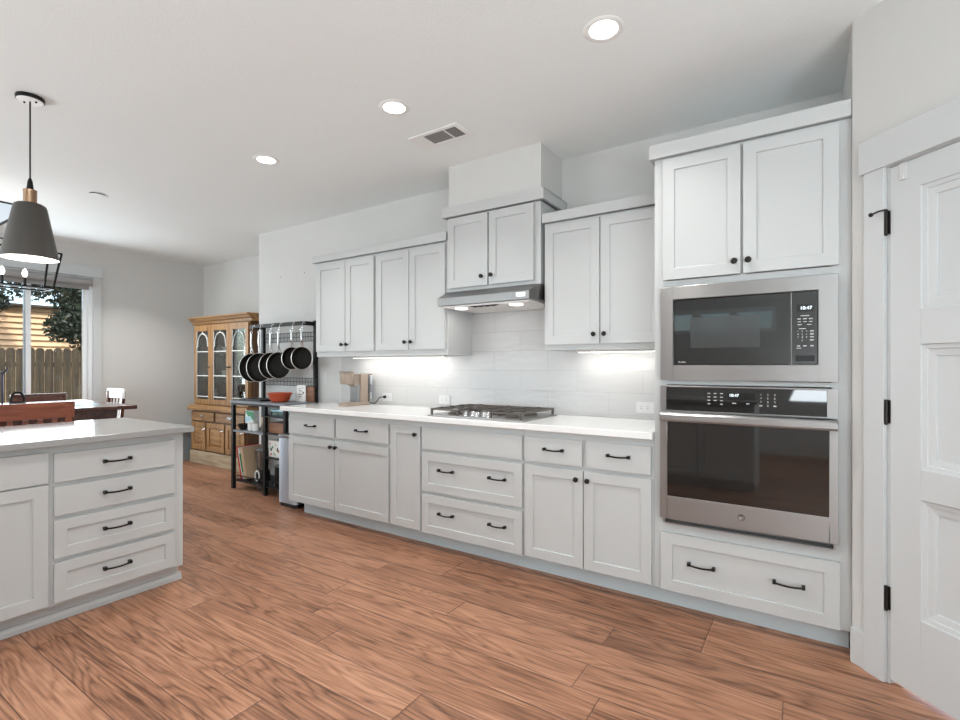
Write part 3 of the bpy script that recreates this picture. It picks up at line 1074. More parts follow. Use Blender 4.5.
for r_, row in enumerate(('123', '456', '789')):
    for c_, ch in enumerate(row):
        text_mesh('key', ch, 0.0105, (-0.026 + c_ * 0.016, 2.6566, 1.416 - r_ * 0.0135), M['legend'], cp)
text_mesh('key', '0', 0.0105, (-0.010, 2.6566, 1.3755), M['legend'], cp)
def mark(x_, z, w, h_, parent):
    MB().box(x_ - w / 2, x_ + w / 2, 2.6562, 2.6569, z - h_ / 2, z + h_ / 2).build('button', M['legend'], parent)


for z in (1.417, 1.4035, 1.390, 1.3765):
    mark(0.026, z, 0.014, 0.005, cp)
for x_ in (-0.024, 0.0, 0.026):
    mark(x_, 1.3505, 0.012, 0.005, cp)
mark(-0.023, 1.3405, 0.018, 0.003, cp)
for (z, xs_, w, h) in ((1.486, (0.0,), 0.032, 0.003), (1.472, (-0.022, 0.0, 0.022), 0.014, 0.004), (1.459, (-0.022, 0.0, 0.022), 0.012, 0.003), (1.446, (-0.020, 0.016), 0.016, 0.003), (1.428, (-0.010,), 0.026, 0.003)):
    for x_ in xs_:
        mark(x_, z, w, h, cp)
MB().box(-0.036, 0.036, 2.6545, 2.6569, 1.282, 1.308).build('open_button', M['blackplastic'], cp, bevel=0.001)

# ------------------------------------------------------------------ wall oven
ov = thing('wall_oven', 'stainless single wall oven with dark window and bar handle', 'oven', (-0.25, 2.95, 0.46))
MB().box(-0.590, 0.088, FACE + 0.001, 3.20, 0.470, 1.150).build('case', M['steeldark'], ov)
pf = MB()
pz0, pz1 = 1.030, 1.160
pf.box(-0.624, -0.596, 2.654, FACE - 0.001, pz0, pz1).box(0.082, 0.122, 2.654, FACE - 0.001, pz0, pz1)
pf.box(-0.596, 0.082, 2.654, FACE - 0.001, pz1 - 0.006, pz1).box(-0.596, 0.082, 2.654, FACE - 0.001, pz0, pz0 + 0.006)
pf.build('panel_frame', M['steel'], ov, bevel=0.001)
op = MB().box(-0.5955, 0.0815, 2.657, 2.681, pz0 + 0.0065, pz1 - 0.0065).build('control_panel', M['blackglass'], ov, bevel=0.001)
MB().box(-0.313, -0.196, 2.6560, 2.6569, 1.098, 1.132).build('display', M['display'], op)
text_mesh('clock_digits', '10:47', 0.019, (-0.285, 2.6556, 1.119), M['digits'], op)
for c_, x_ in enumerate((-0.395, -0.367, -0.339)):
    for r_ in range(4):
        if c_ == 1 and r_ == 3: continue
        mark(x_, 1.126 - r_ * 0.017, 0.012, 0.004, op)
mark(-0.283, 1.0815, 0.016, 0.005, op)
mark(-0.226, 1.0815, 0.012, 0.005, op)
for r_, row in enumerate(('123', '456', '789')):
    for c_, ch in enumerate(row):
        text_mesh('key', ch, 0.0125, (-0.172 + c_ * 0.028, 2.6566, 1.126 - r_ * 0.017), M['legend'], op)
text_mesh('key', '0', 0.0125, (-0.144, 2.6566, 1.075), M['legend'], op)
mark(-0.172, 1.0745, 0.012, 0.005, op)
mark(-0.116, 1.0745, 0.012, 0.005, op)
# door
odm = MB()
oz0, oz1 = 0.485, 1.024
wz0, wz1, wx0, wx1 = 0.600, 0.978, -0.588, 0.090
yf, yb = 2.640, FACE - 0.001
odm.box(-0.624, wx0, yf, yb, oz0, oz1).box(wx1, 0.122, yf, yb, oz0, oz1).box(wx0, wx1, yf, yb, wz1, oz1).box(wx0, wx1, yf, yb, oz0, wz0)
od = odm.build('door', M['steel'], ov, bevel=0.002)
MB().box(wx0, wx1, yf + 0.003, yb - 0.01, wz0, wz1).build('door_window', M['ovenglass'], od)
hm = MB()
hm.prism([(2.598, 0.982), (2.592, 0.992), (2.592, 1.016), (2.600, 1.026), (2.612, 1.026), (2.612, 0.982)], 0, -0.616, 0.118)
for xx in (-0.585, 0.087):
    hm.box(xx - 0.012, xx + 0.012, 2.612, 2.640, 0.992, 1.016)
hm.build('handle', M['steel'], od, bevel=0.003)
bd = MB().lathe([(0.017, 2.6392), (0.017, 2.6378), (0.0145, 2.6370), (0.0135, 2.6376), (0.0001, 2.6376)], (-0.251, 0, 0.545), 24, axis=1).build('round_badge', M['badge'], od, smooth=True)
bs = MB()
for k in range(2):
    pts = []
    for i in range(18):
        t = i / 17 * 3.6 * PI
        rr = 0.0022 + 0.0034 * (1 - i / 17)
        s_ = 1 if k == 0 else -1
        pts.append((-0.251 + s_ * 0.0042 + rr * math.cos(t) * s_, 2.6372, 0.545 + rr * math.sin(t) * (1 if k == 0 else -1)))
    bs.tube(pts, 0.0007, 5)
bs.build('badge_script', M['chrome'], bd)
vt = MB()
vt.box(-0.609, -0.600, 2.650, FACE - 0.001, 0.458, 0.484).box(0.104, 0.114, 2.650, FACE - 0.001, 0.458, 0.484)
vt.box(-0.600, 0.104, 2.650, FACE - 0.001, 0.458, 0.463)
vt.build('vent_trim', M['steel'], ov, bevel=0.001)
MB().box(-0.600, 0.104, 2.668, FACE - 0.001, 0.463, 0.484).build('vent_slot', M['slot'], ov)

# ------------------------------------------------------------------ outlets and switch
def outlet(label, x, z, wide=0.115, high=0.072, yw=WY - 0.0105):
    r = thing('wall_outlet', label, 'outlet', (x, yw, z))
    MB().box(x - wide / 2, x + wide / 2, yw - 0.006, yw - 0.0003, z - high / 2, z + high / 2).build('cover_plate', M['plate'], r, bevel=0.002)
    for s in (-1, 1):
        f = MB().box(x + s * 0.021 - 0.015, x + s * 0.021 + 0.015, yw - 0.0075, yw - 0.006, z - 0.017, z + 0.017).build('socket', M['plate'], r, bevel=0.001)
        q = MB()
        for dz in (-0.006, 0.006):
            q.box(x + s * 0.021 - 0.007, x + s * 0.021 + 0.002, yw - 0.0080, yw - 0.0074, z + dz - 0.0014, z + dz + 0.0014)
        q.build('slots', M['slot'], f)
    return r


outlet('white outlet at the right end of the backsplash beside the oven tower', -0.865, 0.992)
outlet('white outlet in the backsplash left of the cooktop', -2.492, 0.985)
outlet('white outlet behind the coffee maker with a black plug in it', -3.135, 0.985)
r = thing('light_switch', 'white light switch on the grey wall right of the pot rack', 'switch', (-3.985, WY, 1.145))
MB().box(-4.022, -3.948, WY - 0.006, WY - 0.0003, 1.085, 1.205).build('cover_plate', M['plate'], r, bevel=0.002)
MB().box(-4.002, -3.968, WY - 0.010, WY - 0.006, 1.112, 1.178).build('rocker', M['plate'], r, bevel=0.001)
# nail holes left in the wall
for lab, x, z in (('left one of two small nail holes high on the kitchen wall', -4.711, 2.22), ('right one of two small nail holes high on the kitchen wall', -4.311, 2.222)):
    o = MB().lathe([(0.006, -0.002), (0.004, -0.0035), (0.0005, -0.004)], (x, WY + 0.001, z), 10, axis=1).build('nail', M['slot'], None, loc=(x, WY, z))
    tag(o, lab.replace('nail holes', 'dark nails'), 'nail')

# ------------------------------------------------------------------ coffee maker
cm = thing('coffee_maker', 'champagne coffee maker with dark drip bay near the left end of the countertop', 'coffee maker', (-3.34, 3.07, 0.915))


def rrect(x0, x1, y0, y1, r=0.02, n=4):
    pts = []
    for cx, cy, a0 in ((x1 - r, y1 - r, 0), (x0 + r, y1 - r, 90), (x0 + r, y0 + r, 180), (x1 - r, y0 + r, 270)):
        for i in range(n + 1):
            t = math.radians(a0 + 90 * i / n)
            pts.append((cx + r * math.cos(t), cy + r * math.sin(t)))
    return pts


cx0, cx1 = -3.405, -3.285
MB().prism(rrect(cx0, cx1, 2.925, 3.225, 0.035), 2, 0.9155, 0.945).build('base', M['champagne'], cm, bevel=0.003)
MB().prism(rrect(cx0, cx1, 3.095, 3.185, 0.012), 2, 0.9455, 1.190).build('column', M['champagne'], cm, bevel=0.003)
MB().prism(rrect(cx0 + 0.012, cx1 - 0.012, 3.065, 3.0945, 0.006), 2, 0.9455, 1.105).build('back_plate', M['greypl'], cm)
hdm = MB()
hdm.lathe([(0.050, 1.105), (0.056, 1.112), (0.060, 1.180), (0.060, 1.196)], (-3.345, 2.985, 0), 28)
hdm.build('brew_head', M['champagne'], cm, smooth=True)
MB().prism([(3.028, 1.100), (3.0945, 1.060), (3.0945, 1.186), (3.028, 1.186)], 0, -3.388, -3.302).build('neck', M['champdark'], cm, bevel=0.003)
MB().lathe([(0.062, 1.1965), (0.065, 1.200), (0.065, 1.214), (0.060, 1.218), (0.0005, 1.2185)], (-3.345, 2.985, 0), 28).build('lid', M['champdark'], cm, smooth=True)
MB().lathe([(0.046, 0.9452), (0.046, 0.9485), (0.0005, 0.949)], (-3.345, 2.985, 0), 24).build('drip_tray', M['champdark'], cm, smooth=True)
wt = MB().prism(rrect(cx0 + 0.006, cx1 - 0.006, 3.1865, 3.232, 0.01), 2, 0.9465, 1.180).build('water_tank', M['clear'], cm)
MB().prism(rrect(cx0 + 0.003, cx1 - 0.003, 3.1865, 3.236, 0.01), 2, 1.1805, 1.192).build('tank_lid', M['champdark'], wt)
MB().box(cx1 - 0.008, cx1 - 0.001, 3.200, 3.218, 0.95, 1.02).build('water_gauge', M['champdark'], cm)
cord = MB().tube([(-3.29, 3.215, 0.930), (-3.262, 3.235, 0.922), (-3.235, 3.245, 0.945), (-3.215, 3.245, 0.975), (-3.190, 3.245, 0.983), (-3.165, 3.262, 0.985)], 0.0045, 8).build('power_cord', M['black'], cm, smooth=True)
MB().lathe([(0.012, 3.2465), (0.014, 3.256), (0.014, 3.2645)], (-3.156, 0, 0.985), 12, axis=1).build('plug', M['black'], cord, smooth=True)

# ------------------------------------------------------------------ ceiling fittings
spots = [(-0.735, 2.107, 'recessed ceiling light nearest the camera, in front of the oven tower'),
         (-1.952, 2.092, 'middle recessed ceiling light, beside the air vent'),
         (-3.208, 2.122, 'farthest recessed ceiling light, left of the air vent')]
for i, (x, y, lab) in enumerate(spots):
    r = thing('recessed_light', lab, 'ceiling light', (x, y, CEIL), 'recessed lights along the kitchen ceiling')
    MB().lathe([(0.062, CEIL - 0.004), (0.066, CEIL - 0.006), (0.084, CEIL - 0.004), (0.088, CEIL - 0.0005)], (x, y, 0), 32, cap=False).build('trim_ring', M['ventwhite'], r, smooth=True)
    MB().lathe([(0.0005, CEIL - 0.003), (0.061, CEIL - 0.003)], (x, y, 0), 32, cap=False).build('diffuser', M['lamp'], r)


def downlamp(x, y, p=5.5):
    l = bpy.data.lights.new('down_disk', 'AREA')
    l.shape = 'DISK'
    l.size = 0.12
    l.spread = math.radians(115)
    l.energy = p
    l.color = (1.0, 0.99, 0.97)
    o = bpy.data.objects.new('downlight_and_fill', l)
    COL.objects.link(o)
    o.location = (x, y, CEIL - 0.012)


for x, y, _ in spots:
    downlamp(x, y)
for x, y in ((-1.9, 0.3), (-0.7, 0.3), (0.8, 0.6), (-0.7, -1.6), (-3.2, -1.6), (-5.6, -0.6)):  # further unseen lamps added out of view, no fittings built
    downlamp(x, y, 6.5)

downlamp(-6.35, 2.75, 13)  # added lamp without a fitting, brightens the dining wall
vn = thing('ceiling_vent', 'rectangular air vent in the ceiling beside the hood soffit', 'vent', (-1.95, 2.51, CEIL))
vm = MB()
vm.box(-2.14, -2.035, 2.42, 2.60, CEIL - 0.010, CEIL - 0.0005).box(-1.785, -1.755, 2.42, 2.60, CEIL - 0.010, CEIL - 0.0005)
vm.box(-2.035, -1.785, 2.42, 2.447, CEIL - 0.010, CEIL - 0.0005).box(-2.035, -1.785, 2.573, 2.60, CEIL - 0.010, CEIL - 0.0005)
vm.box(-1.880, -1.870, 2.447, 2.573, CEIL - 0.010, CEIL - 0.0005)
vm.build('vent_frame', M['ventwhite'], vn, bevel=0.002)
MB().box(-2.035, -1.880, 2.447, 2.573, CEIL - 0.003, CEIL - 0.0005).box(-1.870, -1.785, 2.447, 2.573, CEIL - 0.003, CEIL - 0.0005).build('backing', M['slot'], vn)
lv = MB()
for k in range(10):
    yy = 2.452 + k * 0.0125
    lv.bar((-2.035, yy, CEIL - 0.006), (-1.880, yy, CEIL - 0.006), 0.008, 0.002)
lv.build('louvre', M['ventgrey'], vn)
lv = MB()
for k in range(7):
    xx = -1.865 + k * 0.0125
    lv.bar((xx, 2.447, CEIL - 0.006), (xx, 2.573, CEIL - 0.006), 0.008, 0.002)
lv.build('louvre', M['ventgrey'], vn)
dt = thing('sprinkler_cover', 'small round cover plate flush in the ceiling beyond the pendant lamp', 'cover', (-5.06, 1.755, CEIL))
MB().lathe([(0.052, CEIL - 0.0005), (0.052, CEIL - 0.010)], (-5.06, 1.755, 0), 24, cap=False).build('gap_shade', M['slot'], dt, smooth=True)  # dark ring painted as the shadow around the cover plate
MB().lathe([(0.060, CEIL - 0.010), (0.060, CEIL - 0.012), (0.0005, CEIL - 0.013)], (-5.06, 1.755, 0), 24).build('plate', M['ceil'], dt, smooth=True)


# ------------------------------------------------------------------ pendant lamp
def pendant(label, x, y):
    r = thing('pendant_lamp', label, 'pendant lamp', (x, y, CEIL))
    MB().lathe([(0.060, CEIL - 0.0005), (0.062, CEIL - 0.004), (0.062, CEIL - 0.020), (0.060, CEIL - 0.022)], (x, y, 0), 28).build('ceiling_canopy', M['black'], r, smooth=True)
    pl = MB().lathe([(0.0575, CEIL - 0.0223), (0.055, CEIL - 0.025), (0.0005, CEIL - 0.0255)], (x, y, 0), 28)
    pl.build('canopy_plate', M['ventwhite'], r, smooth=True)
    q = MB()
    for s in (-1, 1):
        q.sphere((x + s * 0.026, y + s * 0.018, CEIL - 0.029), 0.0055, 8, 6)
    q.build('screw', M['black'], r, smooth=True)
    MB().tube([(x, y, CEIL - 0.025), (x, y, 2.262)], 0.0038, 8).build('cord', M['black'], r, smooth=True)
    MB().lathe([(0.006, 2.285), (0.011, 2.268), (0.016, 2.222), (0.014, 2.19)], (x, y, 0), 14).build('cord_grip', M['black'], r, smooth=True)
    MB().lathe([(0.029, 2.222), (0.031, 2.219), (0.029, 2.212), (0.029, 2.155), (0.027, 2.146)], (x, y, 0), 24).build('socket', M['copper'], r, smooth=True)
    sh = MB().lathe([(0.020, 2.146), (0.055, 2.145), (0.066, 2.138), (0.072, 2.125), (0.1235, 1.848), (0.1240, 1.845)], (x, y, 0), 48, cap=False).build('lamp_shade', M['shade'], r, smooth=True)
    MB().lathe([(0.018, 2.140), (0.054, 2.139), (0.063, 2.132), (0.0685, 2.122), (0.1200, 1.8475), (0.1238, 1.8450)], (x, y, 0), 48, cap=False).build('shade_lining', M['shadein'], sh, smooth=True)
    bl = MB().sphere((x, y, 2.02), 0.030, 16, 10)
    bl.lathe([(0.014, 2.045), (0.014, 2.10), (0.012, 2.139)], (x, y, 0), 14)
    bl.build('bulb', M['glow'], r, smooth=True)
    l = bpy.data.lights.new('pendant_light', 'POINT')
    l.energy = 7
    l.color = (1, 0.94, 0.86)
    l.shadow_soft_size = 0.032
    o = bpy.data.objects.new('pendant_light', l)
    COL.objects.link(o)
    o.location = (x, y, 1.975)
    return r


pendant('dark grey metal pendant lamp on a black cord over the island', -3.541, 0.922)

# ------------------------------------------------------------------ island
IX = -3.05
mpi = mapper('x', IX)
isl = thing('kitchen_island', 'white kitchen island cabinet with four drawers facing the camera', 'island', (-3.45, 0.75, 0))
ib = MB()
ib.box(-3.86, IX, 0.02, 1.480, 0.095, 0.876)
ib.box(-3.80, -3.108, 0.05, 1.478, 0.0, 0.0945)
ib.build('body', M['cab'], isl, bevel=0.0015)
ib = MB()
prof = [(0.0, 0.0), (0.016, 0.0), (0.016, 0.022), (0.011, 0.030), (0.009, 0.040), (0.0, 0.042)]
ib.prism([(-3.108 + a, b) for a, b in prof], 1, 0.05, 1.4925)
ib.prism([(1.478 + a, b) for a, b in prof], 0, -3.80, -3.0935)
ib.build('base_moulding', M['cab'], isl)
zz = [(0.695, 0.836, 'slab', 0.770), (0.533, 0.674, 'slab', 0.609), (0.326, 0.511, 'shaker', 0.423), (0.112, 0.305, 'shaker', 0.216)]
for z0, z1, stl, zc in zz:
    d = front(isl, mpi, 'drawer', 0.878, 1.428, z0, z1, stl, st=0.052)
    pull(mpi, 1.139, zc, d)
d = front(isl, mpi, 'drawer', 0.25, 0.857, 0.697, 0.845, 'slab'); pull(mpi, 0.55, 0.77, d)
d = front(isl, mpi, 'door', 0.25, 0.857, 0.108, 0.690)
ict = MB().box(-3.902, -2.987, -0.02, 1.513, 0.8765, 0.909).build('island_countertop', M['greyquartz'], None, bevel=0.003, loc=(-3.45, 0.75, 0.877))
tag(ict, 'polished grey quartz top on the kitchen island', 'countertop')

# ------------------------------------------------------------------ opposite cabinet run behind the camera (seen mirrored in the oven glass)
mpo = lambda a, d_, z: (a, -0.30 + d_, z)
ob = thing('base_cabinet', 'white base cabinet opposite the oven, mirrored in the oven glass', 'cabinet', (-1.1, -0.6, 0))
MB().box(-1.95, -0.42, -0.92, -0.30, 0.10, 0.876).box(-1.95, -0.42, -0.92, -0.37, 0, 0.10).build('body', M['cab'], ob, bevel=0.001)
for a0, a1, k in ((-1.93, -1.44, -1.47), (-1.43, -0.94, -0.97), (-0.93, -0.44, -0.90)):
    d = front(ob, mpo, 'door', a0, a1, 0.11, 0.84); knob(mpo, k, 0.78, d)
oc = MB().box(-1.98, -0.40, -0.95, -0.265, 0.877, 0.909).build('countertop', M['greyquartz'], None, bevel=0.003, loc=(-1.1, -0.6, 0.877))
tag(oc, 'grey quartz top of the cabinet mirrored in the oven glass', 'countertop')

# ------------------------------------------------------------------ dining table and chairs
tb = thing('dining_table', 'square counter-height dark cherry dining table behind the island', 'table', (-5.80, 1.40, 0))
MB().box(-6.45, -5.15, 0.75, 2.10, 0.868, 0.905).build('tabletop', M['cherrydark'], tb, bevel=0.006)
MB().box(-6.36, -5.24, 0.84, 0.862, 0.79, 0.867).box(-6.36, -5.24, 1.948, 1.97, 0.79, 0.867).box(-6.36, -6.338, 0.862, 1.948, 0.79, 0.867).box(-5.262, -5.24, 0.862, 1.948, 0.79, 0.867).build('apron', M['cherrydark'], tb, bevel=0.002)
for xx in (-6.33, -5.27):
    for yy in (0.87, 1.94):
        MB().box(xx - 0.04, xx + 0.04, yy - 0.04, yy + 0.04, 0, 0.7895).build('leg', M['cherrydark'], tb, bevel=0.004)


def chair(label, x, y, rot, top=1.02, mat='cherry', railmat=None):
    """counter-height chair; local front is +y, back at -y."""
    r = thing('dining_chair', label, 'chair', (0, 0, 0), 'counter-height chairs around the dining table')
    m = M[mat]
    MB().prism(rrect(-0.21, 0.21, -0.19, 0.21, 0.03), 2, 0.60, 0.635).build('seat', m, r, bevel=0.006)
    for sx in (-1, 1):
        q = MB(); q.bar((sx * 0.19, 0.185, 0), (sx * 0.185, 0.175, 0.5995), 0.038); q.build('leg', m, r, bevel=0.003)
        q = MB(); q.bar((sx * 0.20, -0.225, 0), (sx * 0.20, -0.205, 0.62), 0.036); q.bar((sx * 0.20, -0.205, 0.61), (sx * 0.20, -0.235, top - 0.03), 0.034); q.build('leg', m, r, bevel=0.003)
    rail = MB()
    n = 8
    zs = (top - 0.115, top)
    vs, fs = [], []
    for i in range(n + 1):
        u = -0.235 + 0.47 * i / n
        yb_ = -0.235 - 0.022 * (1 - (u / 0.235) ** 2)
        for dz, dy in ((zs[0], 0.0), (zs[1], -0.008), (zs[1], 0.014), (zs[0], 0.022)):
            vs.append((u, yb_ + dy, dz))
    for i in range(n):
        for k in range(4):
            l = (k + 1) % 4
            fs.append((i * 4 + k, i * 4 + l, i * 4 + 4 + l, i * 4 + 4 + k))
    fs.append((0, 1, 2, 3)); fs.append(tuple(n * 4 + k for k in (3, 2, 1, 0)))
    rail.add(vs, fs)
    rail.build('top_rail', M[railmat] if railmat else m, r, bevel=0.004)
    for u in (-0.12, -0.04, 0.04, 0.12):
        q = MB(); q.bar((u, -0.212, 0.675), (u, -0.236, top - 0.116), 0.028, 0.012); q.build('slat', m, r, bevel=0.002)
    q = MB(); q.bar((-0.19, -0.207, 0.665), (0.19, -0.207, 0.665), 0.03, 0.02); q.build('back_rail', m, r)
    for sx in (-1, 1):
        q = MB(); q.bar((sx * 0.19, 0.17, 0.30), (sx * 0.198, -0.205, 0.30), 0.022, 0.028); q.build('stretcher', m, r)
    q = MB(); q.bar((-0.172, 0.18, 0.20), (0.172, 0.18, 0.20), 0.022, 0.028); q.build('foot_rail', m, r)
    r.location = (x, y, 0)
    r.rotation_euler = (0, 0, rot)
    return r


chair('red cherry dining chair with its back to the island, nearest the camera', -4.69, 1.175, PI / 2, 1.006)
chair('dark cherry dining chair on the far side of the table before the fence view', -6.66, 1.87, -PI / 2, 0.965, 'cherrydark')
chair('dark dining chair with window glare painted white on its top rail at the right end of the table', -6.93, 2.365, PI, 0.995, 'cherrydark', 'china')  # white rail material stands in for the window's reflection on glossy wood
chair('cherry dining chair at the far left edge, beyond the table with the forked stand', -6.66, 1.30, -PI / 2, 0.985)
# things on the table
pm = MB().box(-6.0, -5.45, 1.62, 1.92, 0.9055, 0.909).build('placemat', M['blue'], None, bevel=0.001, loc=(-5.7, 1.77, 0.9055))
tag(pm, 'pale blue placemat lying on the right half of the dining table', 'placemat')
bk = thing('handled_basket', 'small black basket with an arched handle on the dining table', 'basket', (-5.9, 1.45, 0.905))
q = MB()
pts = [(-5.9, 1.45 + 0.045 * math.cos(t), 0.955 + 0.075 * math.sin(t)) for t in [PI * i / 12 for i in range(13)]]
q.tube([(-5.9, 1.495, 0.93)] + pts + [(-5.9, 1.405, 0.93)], 0.009, 8)
q.build('arched_handle', M['black'], bk, smooth=True)
MB().lathe([(0.05, 0.9055), (0.06, 0.935), (0.055, 0.938), (0.045, 0.912), (0.0005, 0.911)], (-5.9, 1.45, 0), 20).build('bowl', M['blackplastic'], bk, smooth=True)
ps = thing('candle_stand', 'thin dark blue metal stand with a forked top on the table', 'stand', (-5.95, 1.36, 0.905))
MB().lathe([(0.045, 0.9055), (0.045, 0.912), (0.008, 0.918)], (-5.95, 1.36, 0), 20).build('foot', M['navy'], ps, smooth=True)
MB().tube([(-5.95, 1.36, 0.915), (-5.95, 1.36, 1.20)], 0.0075, 8).build('stem', M['navy'], ps, smooth=True)
q = MB()
q.tube([(-5.95, 1.36, 1.195), (-5.95, 1.335, 1.215), (-5.95, 1.325, 1.25)], 0.007, 8)
q.tube([(-5.95, 1.36, 1.195), (-5.95, 1.385, 1.215), (-5.95, 1.395, 1.25)], 0.007, 8)
q.build('fork', M['navy'], ps, smooth=True)

# ------------------------------------------------------------------ chandelier
ch = thing('linear_chandelier', 'black open-frame lantern chandelier with candle bulbs over the dining table', 'chandelier', (-5.665, 1.14, CEIL))
q = MB()
tx = (-5.83, -5.50); ty = (0.64, 1.645); bx_ = (-5.78, -5.55); by_ = (0.69, 1.60); zt, zb = 2.252, 1.945
for x_ in tx: q.bar((x_, ty[0], zt), (x_, ty[1], zt), 0.016)
for y_ in ty: q.bar((tx[0], y_, zt), (tx[1], y_, zt), 0.016)
for x_ in bx_: q.bar((x_, by_[0], zb), (x_, by_[1], zb), 0.014)
for y_ in by_: q.bar((bx_[0], y_, zb), (bx_[1], y_, zb), 0.014)
for i in (0, 1):
    for j in (0, 1):
        q.bar((tx[i], ty[j], zt), (bx_[i], by_[j], zb), 0.014)
q.build('frame', M['black'], ch)
q = MB()
q.bar((-5.665, 0.69, zb + 0.01), (-5.665, 1.60, zb + 0.01), 0.022)
q.bar((-5.665, 0.80, 2.339), (-5.665, 1.46, 2.339), 0.012)
for y_ in (1.05, 1.23):
    q.bar((-5.665, y_, zb), (-5.665, y_, 2.339), 0.010)
q.bar((-5.665, 1.14, 2.339), (-5.665, 1.14, CEIL - 0.02), 0.014)
q.build('centre_bar', M['black'], ch)
MB().lathe([(0.06, CEIL - 0.022), (0.06, CEIL - 0.0005)], (-5.665, 1.14, 0), 24).build('ceiling_canopy', M['black'], ch, smooth=True)
for k in range(6):
    y_ = 0.70 + k * 0.148
    MB().lathe([(0.011, zb + 0.02), (0.011, 2.035)], (-5.665, y_ + 0.0, 0), 12).build('candle', M['blackplastic'], ch, smooth=True)
    MB().lathe([(0.008, 2.0355), (0.017, 2.052), (0.019, 2.068), (0.012, 2.092), (0.0005, 2.108)], (-5.665, y_, 0), 14).build('bulb', M['bulb'], ch, smooth=True)

l = bpy.data.lights.new('chandelier_light', 'POINT')
l.energy = 5
l.color = (1, 0.96, 0.90)
l.shadow_soft_size = 0.12
o = bpy.data.objects.new('chandelier_light', l)
COL.objects.link(o)
o.location = (-5.665, 1.14, 2.16)

# ------------------------------------------------------------------ china hutch
hu = thing('china_hutch', 'golden oak china hutch with arched glass doors in the far corner', 'hutch', (-6.14, 3.62, 0))
HX0, HX1, HYF, HYB = -6.77, -5.53, 3.40, AY - 0.016
q = MB()
q.box(HX0, HX1, HYF, HYB, 0.0, 0.685)
q.build('base_body', M['oakdark'], hu, bevel=0.003)  # dark body paints the shade in the gaps between the lower doors
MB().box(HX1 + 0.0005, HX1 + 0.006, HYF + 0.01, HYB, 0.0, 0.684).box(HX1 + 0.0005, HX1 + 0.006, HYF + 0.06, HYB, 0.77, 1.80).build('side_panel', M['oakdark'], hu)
MB().box(HX0 - 0.02, HX1 + 0.02, HYF - 0.022, HYB, 0.0, 0.165).build('plinth', M['oakwash'], hu, bevel=0.006)
MB().prism([(HYF - 0.04, 0.690), (HYF - 0.048, 0.705), (HYF - 0.048, 0.728), (HYF - 0.02, 0.745), (HYF - 0.01, 0.762), (HYB, 0.762), (HYB, 0.6855), (HYF - 0.02, 0.6855)], 0, HX0 - 0.035, HX1 + 0.035).build('waist_moulding', M['oakh'], hu, bevel=0.002)
# upper carcass, open in front of the glass doors
UYF = 3.445
q = MB()
q.box(HX0 + 0.0, HX0 + 0.03, UYF, HYB, 0.7625, 1.80).box(HX1 - 0.03, HX1, UYF, HYB, 0.7625, 1.80)
q.box(HX0 + 0.03, HX1 - 0.03, UYF, HYB, 1.765, 1.80).box(HX0 + 0.03, HX1 - 0.03, UYF, HYB, 0.7625, 0.80)
q.build('upper_body', M['oak'], hu, bevel=0.002)
MB().box(HX0 + 0.031, HX1 - 0.031, HYB - 0.02, HYB, 0.801, 1.764).build('back_board', M['hutchin'], hu)
for z in (1.125, 1.435):
    MB().box(HX0 + 0.031, HX1 - 0.031, UYF + 0.01, HYB - 0.021, z, z + 0.016).build('shelf', M['lead'], hu)
cr = [(UYF, 1.8005), (UYF - 0.012, 1.805), (UYF - 0.018, 1.835), (UYF - 0.040, 1.848), (UYF - 0.052, 1.870), (UYF - 0.072, 1.880), (UYF - 0.075, 1.897), (HYB, 1.897), (HYB, 1.8005)]
MB().prism(cr, 0, HX0 - 0.055, HX1 + 0.06).build('cornice', M['oakh'], hu, bevel=0.002)
# three glazed doors
dw = [(HX0 + 0.006, -6.362), (-6.356, -5.944), (-5.938, HX1 - 0.006)]
for i, (a, b) in enumerate(dw):
    y0, y1 = UYF - 0.022, UYF - 0.001
    q = MB()
    st = 0.058
    q.box(a, a + st, y0, y1, 0.772, 1.790).box(b - st, b, y0, y1, 0.772, 1.790)
    q.box(a + st, b - st, y0, y1, 0.772, 0.835).box(a + st, b - st, y0, y1, 1.715, 1.790)
    dd = q.build('glass_door', M['oak'], hu, bevel=0.003)
    MB().box(a + st, b - st, y0 + 0.010, y0 + 0.014, 0.835, 1.715).build('pane', M['cabglass'], dd)
    q = MB()
    ga, gb = a + st, b - st
    mid = (ga + gb) / 2
    hw = (gb - ga) / 2
    yl = y0 + 0.006
    for z in (1.140, 1.450, 0.870):
        q.bar((ga, yl, z), (gb, yl, z), 0.010, 0.010)
    rr = hw - 0.025
    arch = [(mid - hw, yl, 1.515), (mid - rr - 0.006, yl, 1.515)] + [(mid - rr * math.cos(t), yl, 1.56 + rr * 1.05 * math.sin(t)) for t in [PI * k / 14 for k in range(15)]] + [(mid + rr + 0.006, yl, 1.515), (mid + hw, yl, 1.515)]
    q.tube(arch, 0.0065, 6)
    q.bar((ga + 0.004, yl, 0.835), (ga + 0.004, yl, 1.715), 0.006, 0.006)
    q.bar((mid, yl, 1.56 + rr * 1.05), (mid, yl, 1.715), 0.007, 0.007)
    q.build('leading', M['lead'], dd)
    kx = b - 0.025 if i < 2 else a + 0.025
    MB().lathe([(0.010, y0), (0.006, y0 - 0.012), (0.013, y0 - 0.020), (0.001, y0 - 0.026)], (kx, 0, 1.25), 12, axis=1).build('knob', M['bronze'], dd, smooth=True)
